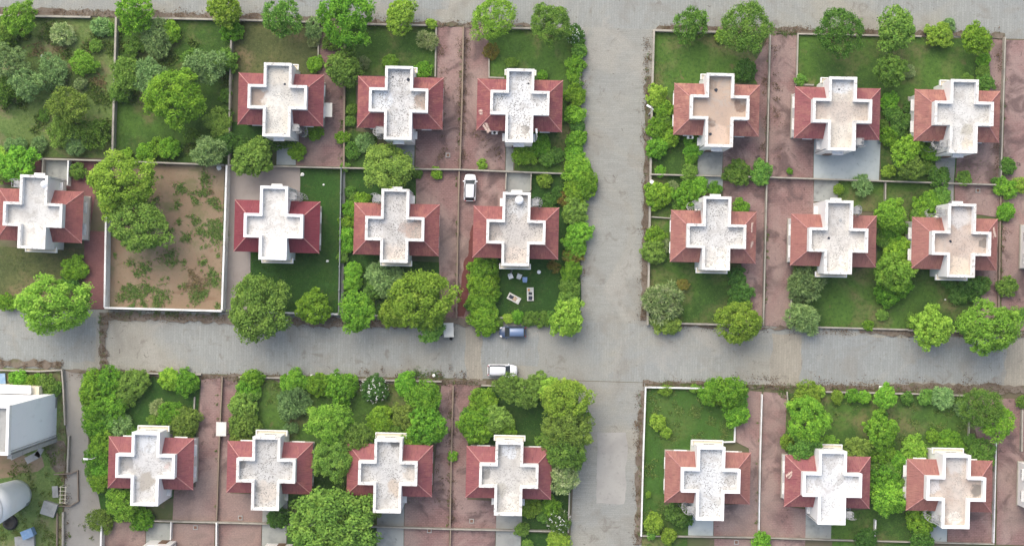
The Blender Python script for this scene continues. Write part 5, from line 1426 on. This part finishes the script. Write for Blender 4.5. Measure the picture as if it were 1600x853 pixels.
weed_patch('wall_foot_weeds', spots, 'grass_blade', 'thin weeds along wall feet and paving joints', .16, .08, 22, 5)

def litter(spots, label, name, size=.16):
    g = np.random.default_rng(77)
    acc = []
    for x0, y0, x1, y1, n in spots:
        t = g.random(n)
        cl = g.integers(0, max(2, n // 14), n)
        ct = np.random.default_rng(n + int(x0)).random(max(2, n // 14))
        t = np.clip(ct[cl] + g.normal(size=n) * .012, 0, 1)
        s = g.normal(size=n) * 3.2 + (np.random.default_rng(n + 1).normal(size=max(2, n // 14)) * 3)[cl]
        L = math.hypot(x1 - x0, y1 - y0)
        nx, ny = -(y1 - y0) / L, (x1 - x0) / L
        X = x0 + (x1 - x0) * t + nx * s; Y = y0 + (y1 - y0) * t + ny * s
        acc.append(np.stack([(X - 800) / S, (426.5 - Y) / S, np.full(n, .275) + g.random(n) * .03], 1))
    P = np.concatenate(acc)
    m = len(P)
    N = unit(np.stack([g.normal(size=m) * .25, g.normal(size=m) * .25, np.ones(m)], 1))
    T = unit(np.cross(N, g.normal(size=(m, 3))))
    L = size * g.uniform(.5, 1.5, m)
    o = obj(name, quads_mesh(name, leaf_quads(P, N, T, L, L * .6)), M['litter'])
    return tag(o, label, 'litter', kind='stuff')
litter([(170, 493, 690, 506, 1800), (1005, 600, 1600, 612, 2200), (110, 582, 750, 598, 1700), (0, 18, 480, 29, 1200), (500, 32, 830, 40, 700), (1025, 44, 1570, 56, 1100), (1012, 60, 1006, 500, 1100), (1000, 610, 993, 850, 600), (906, 60, 905, 500, 500), (1020, 508, 1600, 523, 1000),
        (722, 55, 719, 260, 500), (728, 60, 724, 260, 400), (708, 610, 704, 820, 500), (1562, 60, 1558, 280, 500), (1566, 300, 1562, 500, 400), (165, 490, 162, 580, 350), (95, 590, 103, 850, 600), (740, 200, 785, 250, 200), (1195, 60, 1192, 270, 300), (100, 570, 0, 566, 300),
        (690, 60, 690, 250, 450), (1210, 70, 1215, 250, 250), (1235, 620, 1232, 690, 150), (680, 605, 690, 800, 200), (1120, 590, 1580, 602, 500), (560, 580, 740, 588, 300)],
       'dry fallen leaves drifted along the road edges and driveways', 'leaf_litter')


# ------------------------------------------------------------------ small things on the roofs
def frond_mesh(seed):
    g = np.random.default_rng(seed)
    n = 26
    t = np.linspace(0, 1, n)
    side = np.where(np.arange(n) % 2 == 0, 1.0, -1.0)
    P = np.stack([t * 1.3, side * .22 * (1 - t * .5), .04 + g.random(n) * .05], 1)
    T = unit(np.stack([np.full(n, .7) + g.normal(size=n) * .2, side, g.normal(size=n) * .15], 1))
    N = unit(np.stack([np.zeros(n), np.zeros(n), np.ones(n)], 1) + g.normal(size=(n, 3)) * .15)
    N = unit(N - T * np.sum(N * T, 1, keepdims=True))
    return quads_mesh('frond', leaf_quads(P, N, T, .55 * g.uniform(.7, 1.2, n), np.full(n, .09)))
M['dry_frond'] = plain('dry_frond', (0.62, 0.48, 0.40), .8, .2)
FR = [frond_mesh(i) for i in range(3)]
for k, (px, py, z, deg, tilt, lb) in enumerate([(749, 176, 4.85, 10, 0, 'upper dry frond on the left roof slope of the third top-row villa'), (757, 194, 4.95, -60, 0, 'lower dry frond on the left roof slope of the third top-row villa'),
        (1171, 363, 4.85, 80, 0, 'upper dry frond on the right roof slope of the fifth middle-row villa'), (1174, 377, 4.85, 250, 0, 'lower dry frond on the right roof slope of the fifth middle-row villa'),
        (1230, 745, 4.9, 40, 0, 'dry frond on the left roof slope of the sixth bottom-row villa'), (1553, 371, 4.85, 100, 0, 'dry frond on the right roof slope of the last middle-row villa'),
        (1176, 196, 4.8, 200, 0, 'dry frond on the right roof slope of the fourth top-row villa')]):
    x, y = W(px, py, z + .1)
    o = obj('dry_frond', FR[k % 3], M['dry_frond'], None, (x, y, z + .12), math.radians(deg))
    tag(o, lb, 'frond', 'dry fronds fallen on the roofs')
for k, (px, py, w, lb) in enumerate([(1313.5, 344, .5, 'square dark hatch on the rear terrace of the sixth middle-row villa'), (1295, 372, .45, 'dark slate scrap on the middle terrace of the sixth middle-row villa'), (1485, 377, .42, 'dark scrap on the middle terrace of the last middle-row villa'),
        (638, 125, .6, 'dark rag on the rear-facing arm of the second top-row villa terrace'), (614, 121, .3, 'small dark scrap on the terrace of the second top-row villa'), (445, 132, .35, 'small dark scrap on the front terrace of the first top-row villa'), (445, 210, .35, 'small dark scrap on the rear terrace of the first top-row villa'),
        (826, 131, .35, 'dark scrap on the front terrace of the third top-row villa'), (1119, 141, .6, 'dark rag on the front terrace of the fourth top-row villa'), (1110, 210, .5, 'dark bundle on the rear terrace of the fourth top-row villa'), (1311, 140, .25, 'tiny dark scrap on the front terrace of the fifth top-row villa')]):
    x, y = W(px, py, TF)
    rr = random.Random(k)
    pts = [(w * .5 * math.cos(a) * rr.uniform(.6, 1.1), w * .5 * math.sin(a) * rr.uniform(.6, 1.1)) for a in [i * math.pi / 4 for i in range(8)]]
    o = obj('roof_scrap', MB().prism(pts, .0, .06), M['cloth_dark'] if k else M['grey_metal'], None, (x, y, TF + .005), rr.uniform(0, 6))
    tag(o, lb, 'scrap', 'dark scraps on the terraces')

# ------------------------------------------------------------------ thin haze in the air
hz = bpy.data.materials.new('haze_air')
hz.use_nodes = True
ht = hz.node_tree
ht.nodes.clear()
ho = ht.nodes.new('ShaderNodeOutputMaterial')
hv = ht.nodes.new('ShaderNodeVolumePrincipled')
hv.inputs['Color'].default_value = (0.95, 0.97, 1.0, 1)
hv.inputs['Density'].default_value = 0.00009
ht.links.new(hv.outputs[0], ho.inputs['Volume'])
air = obj('haze', MB().box(-950, 950, -950, 950, -1.0, H + 3), hz)
tag(air, kind='stuff')
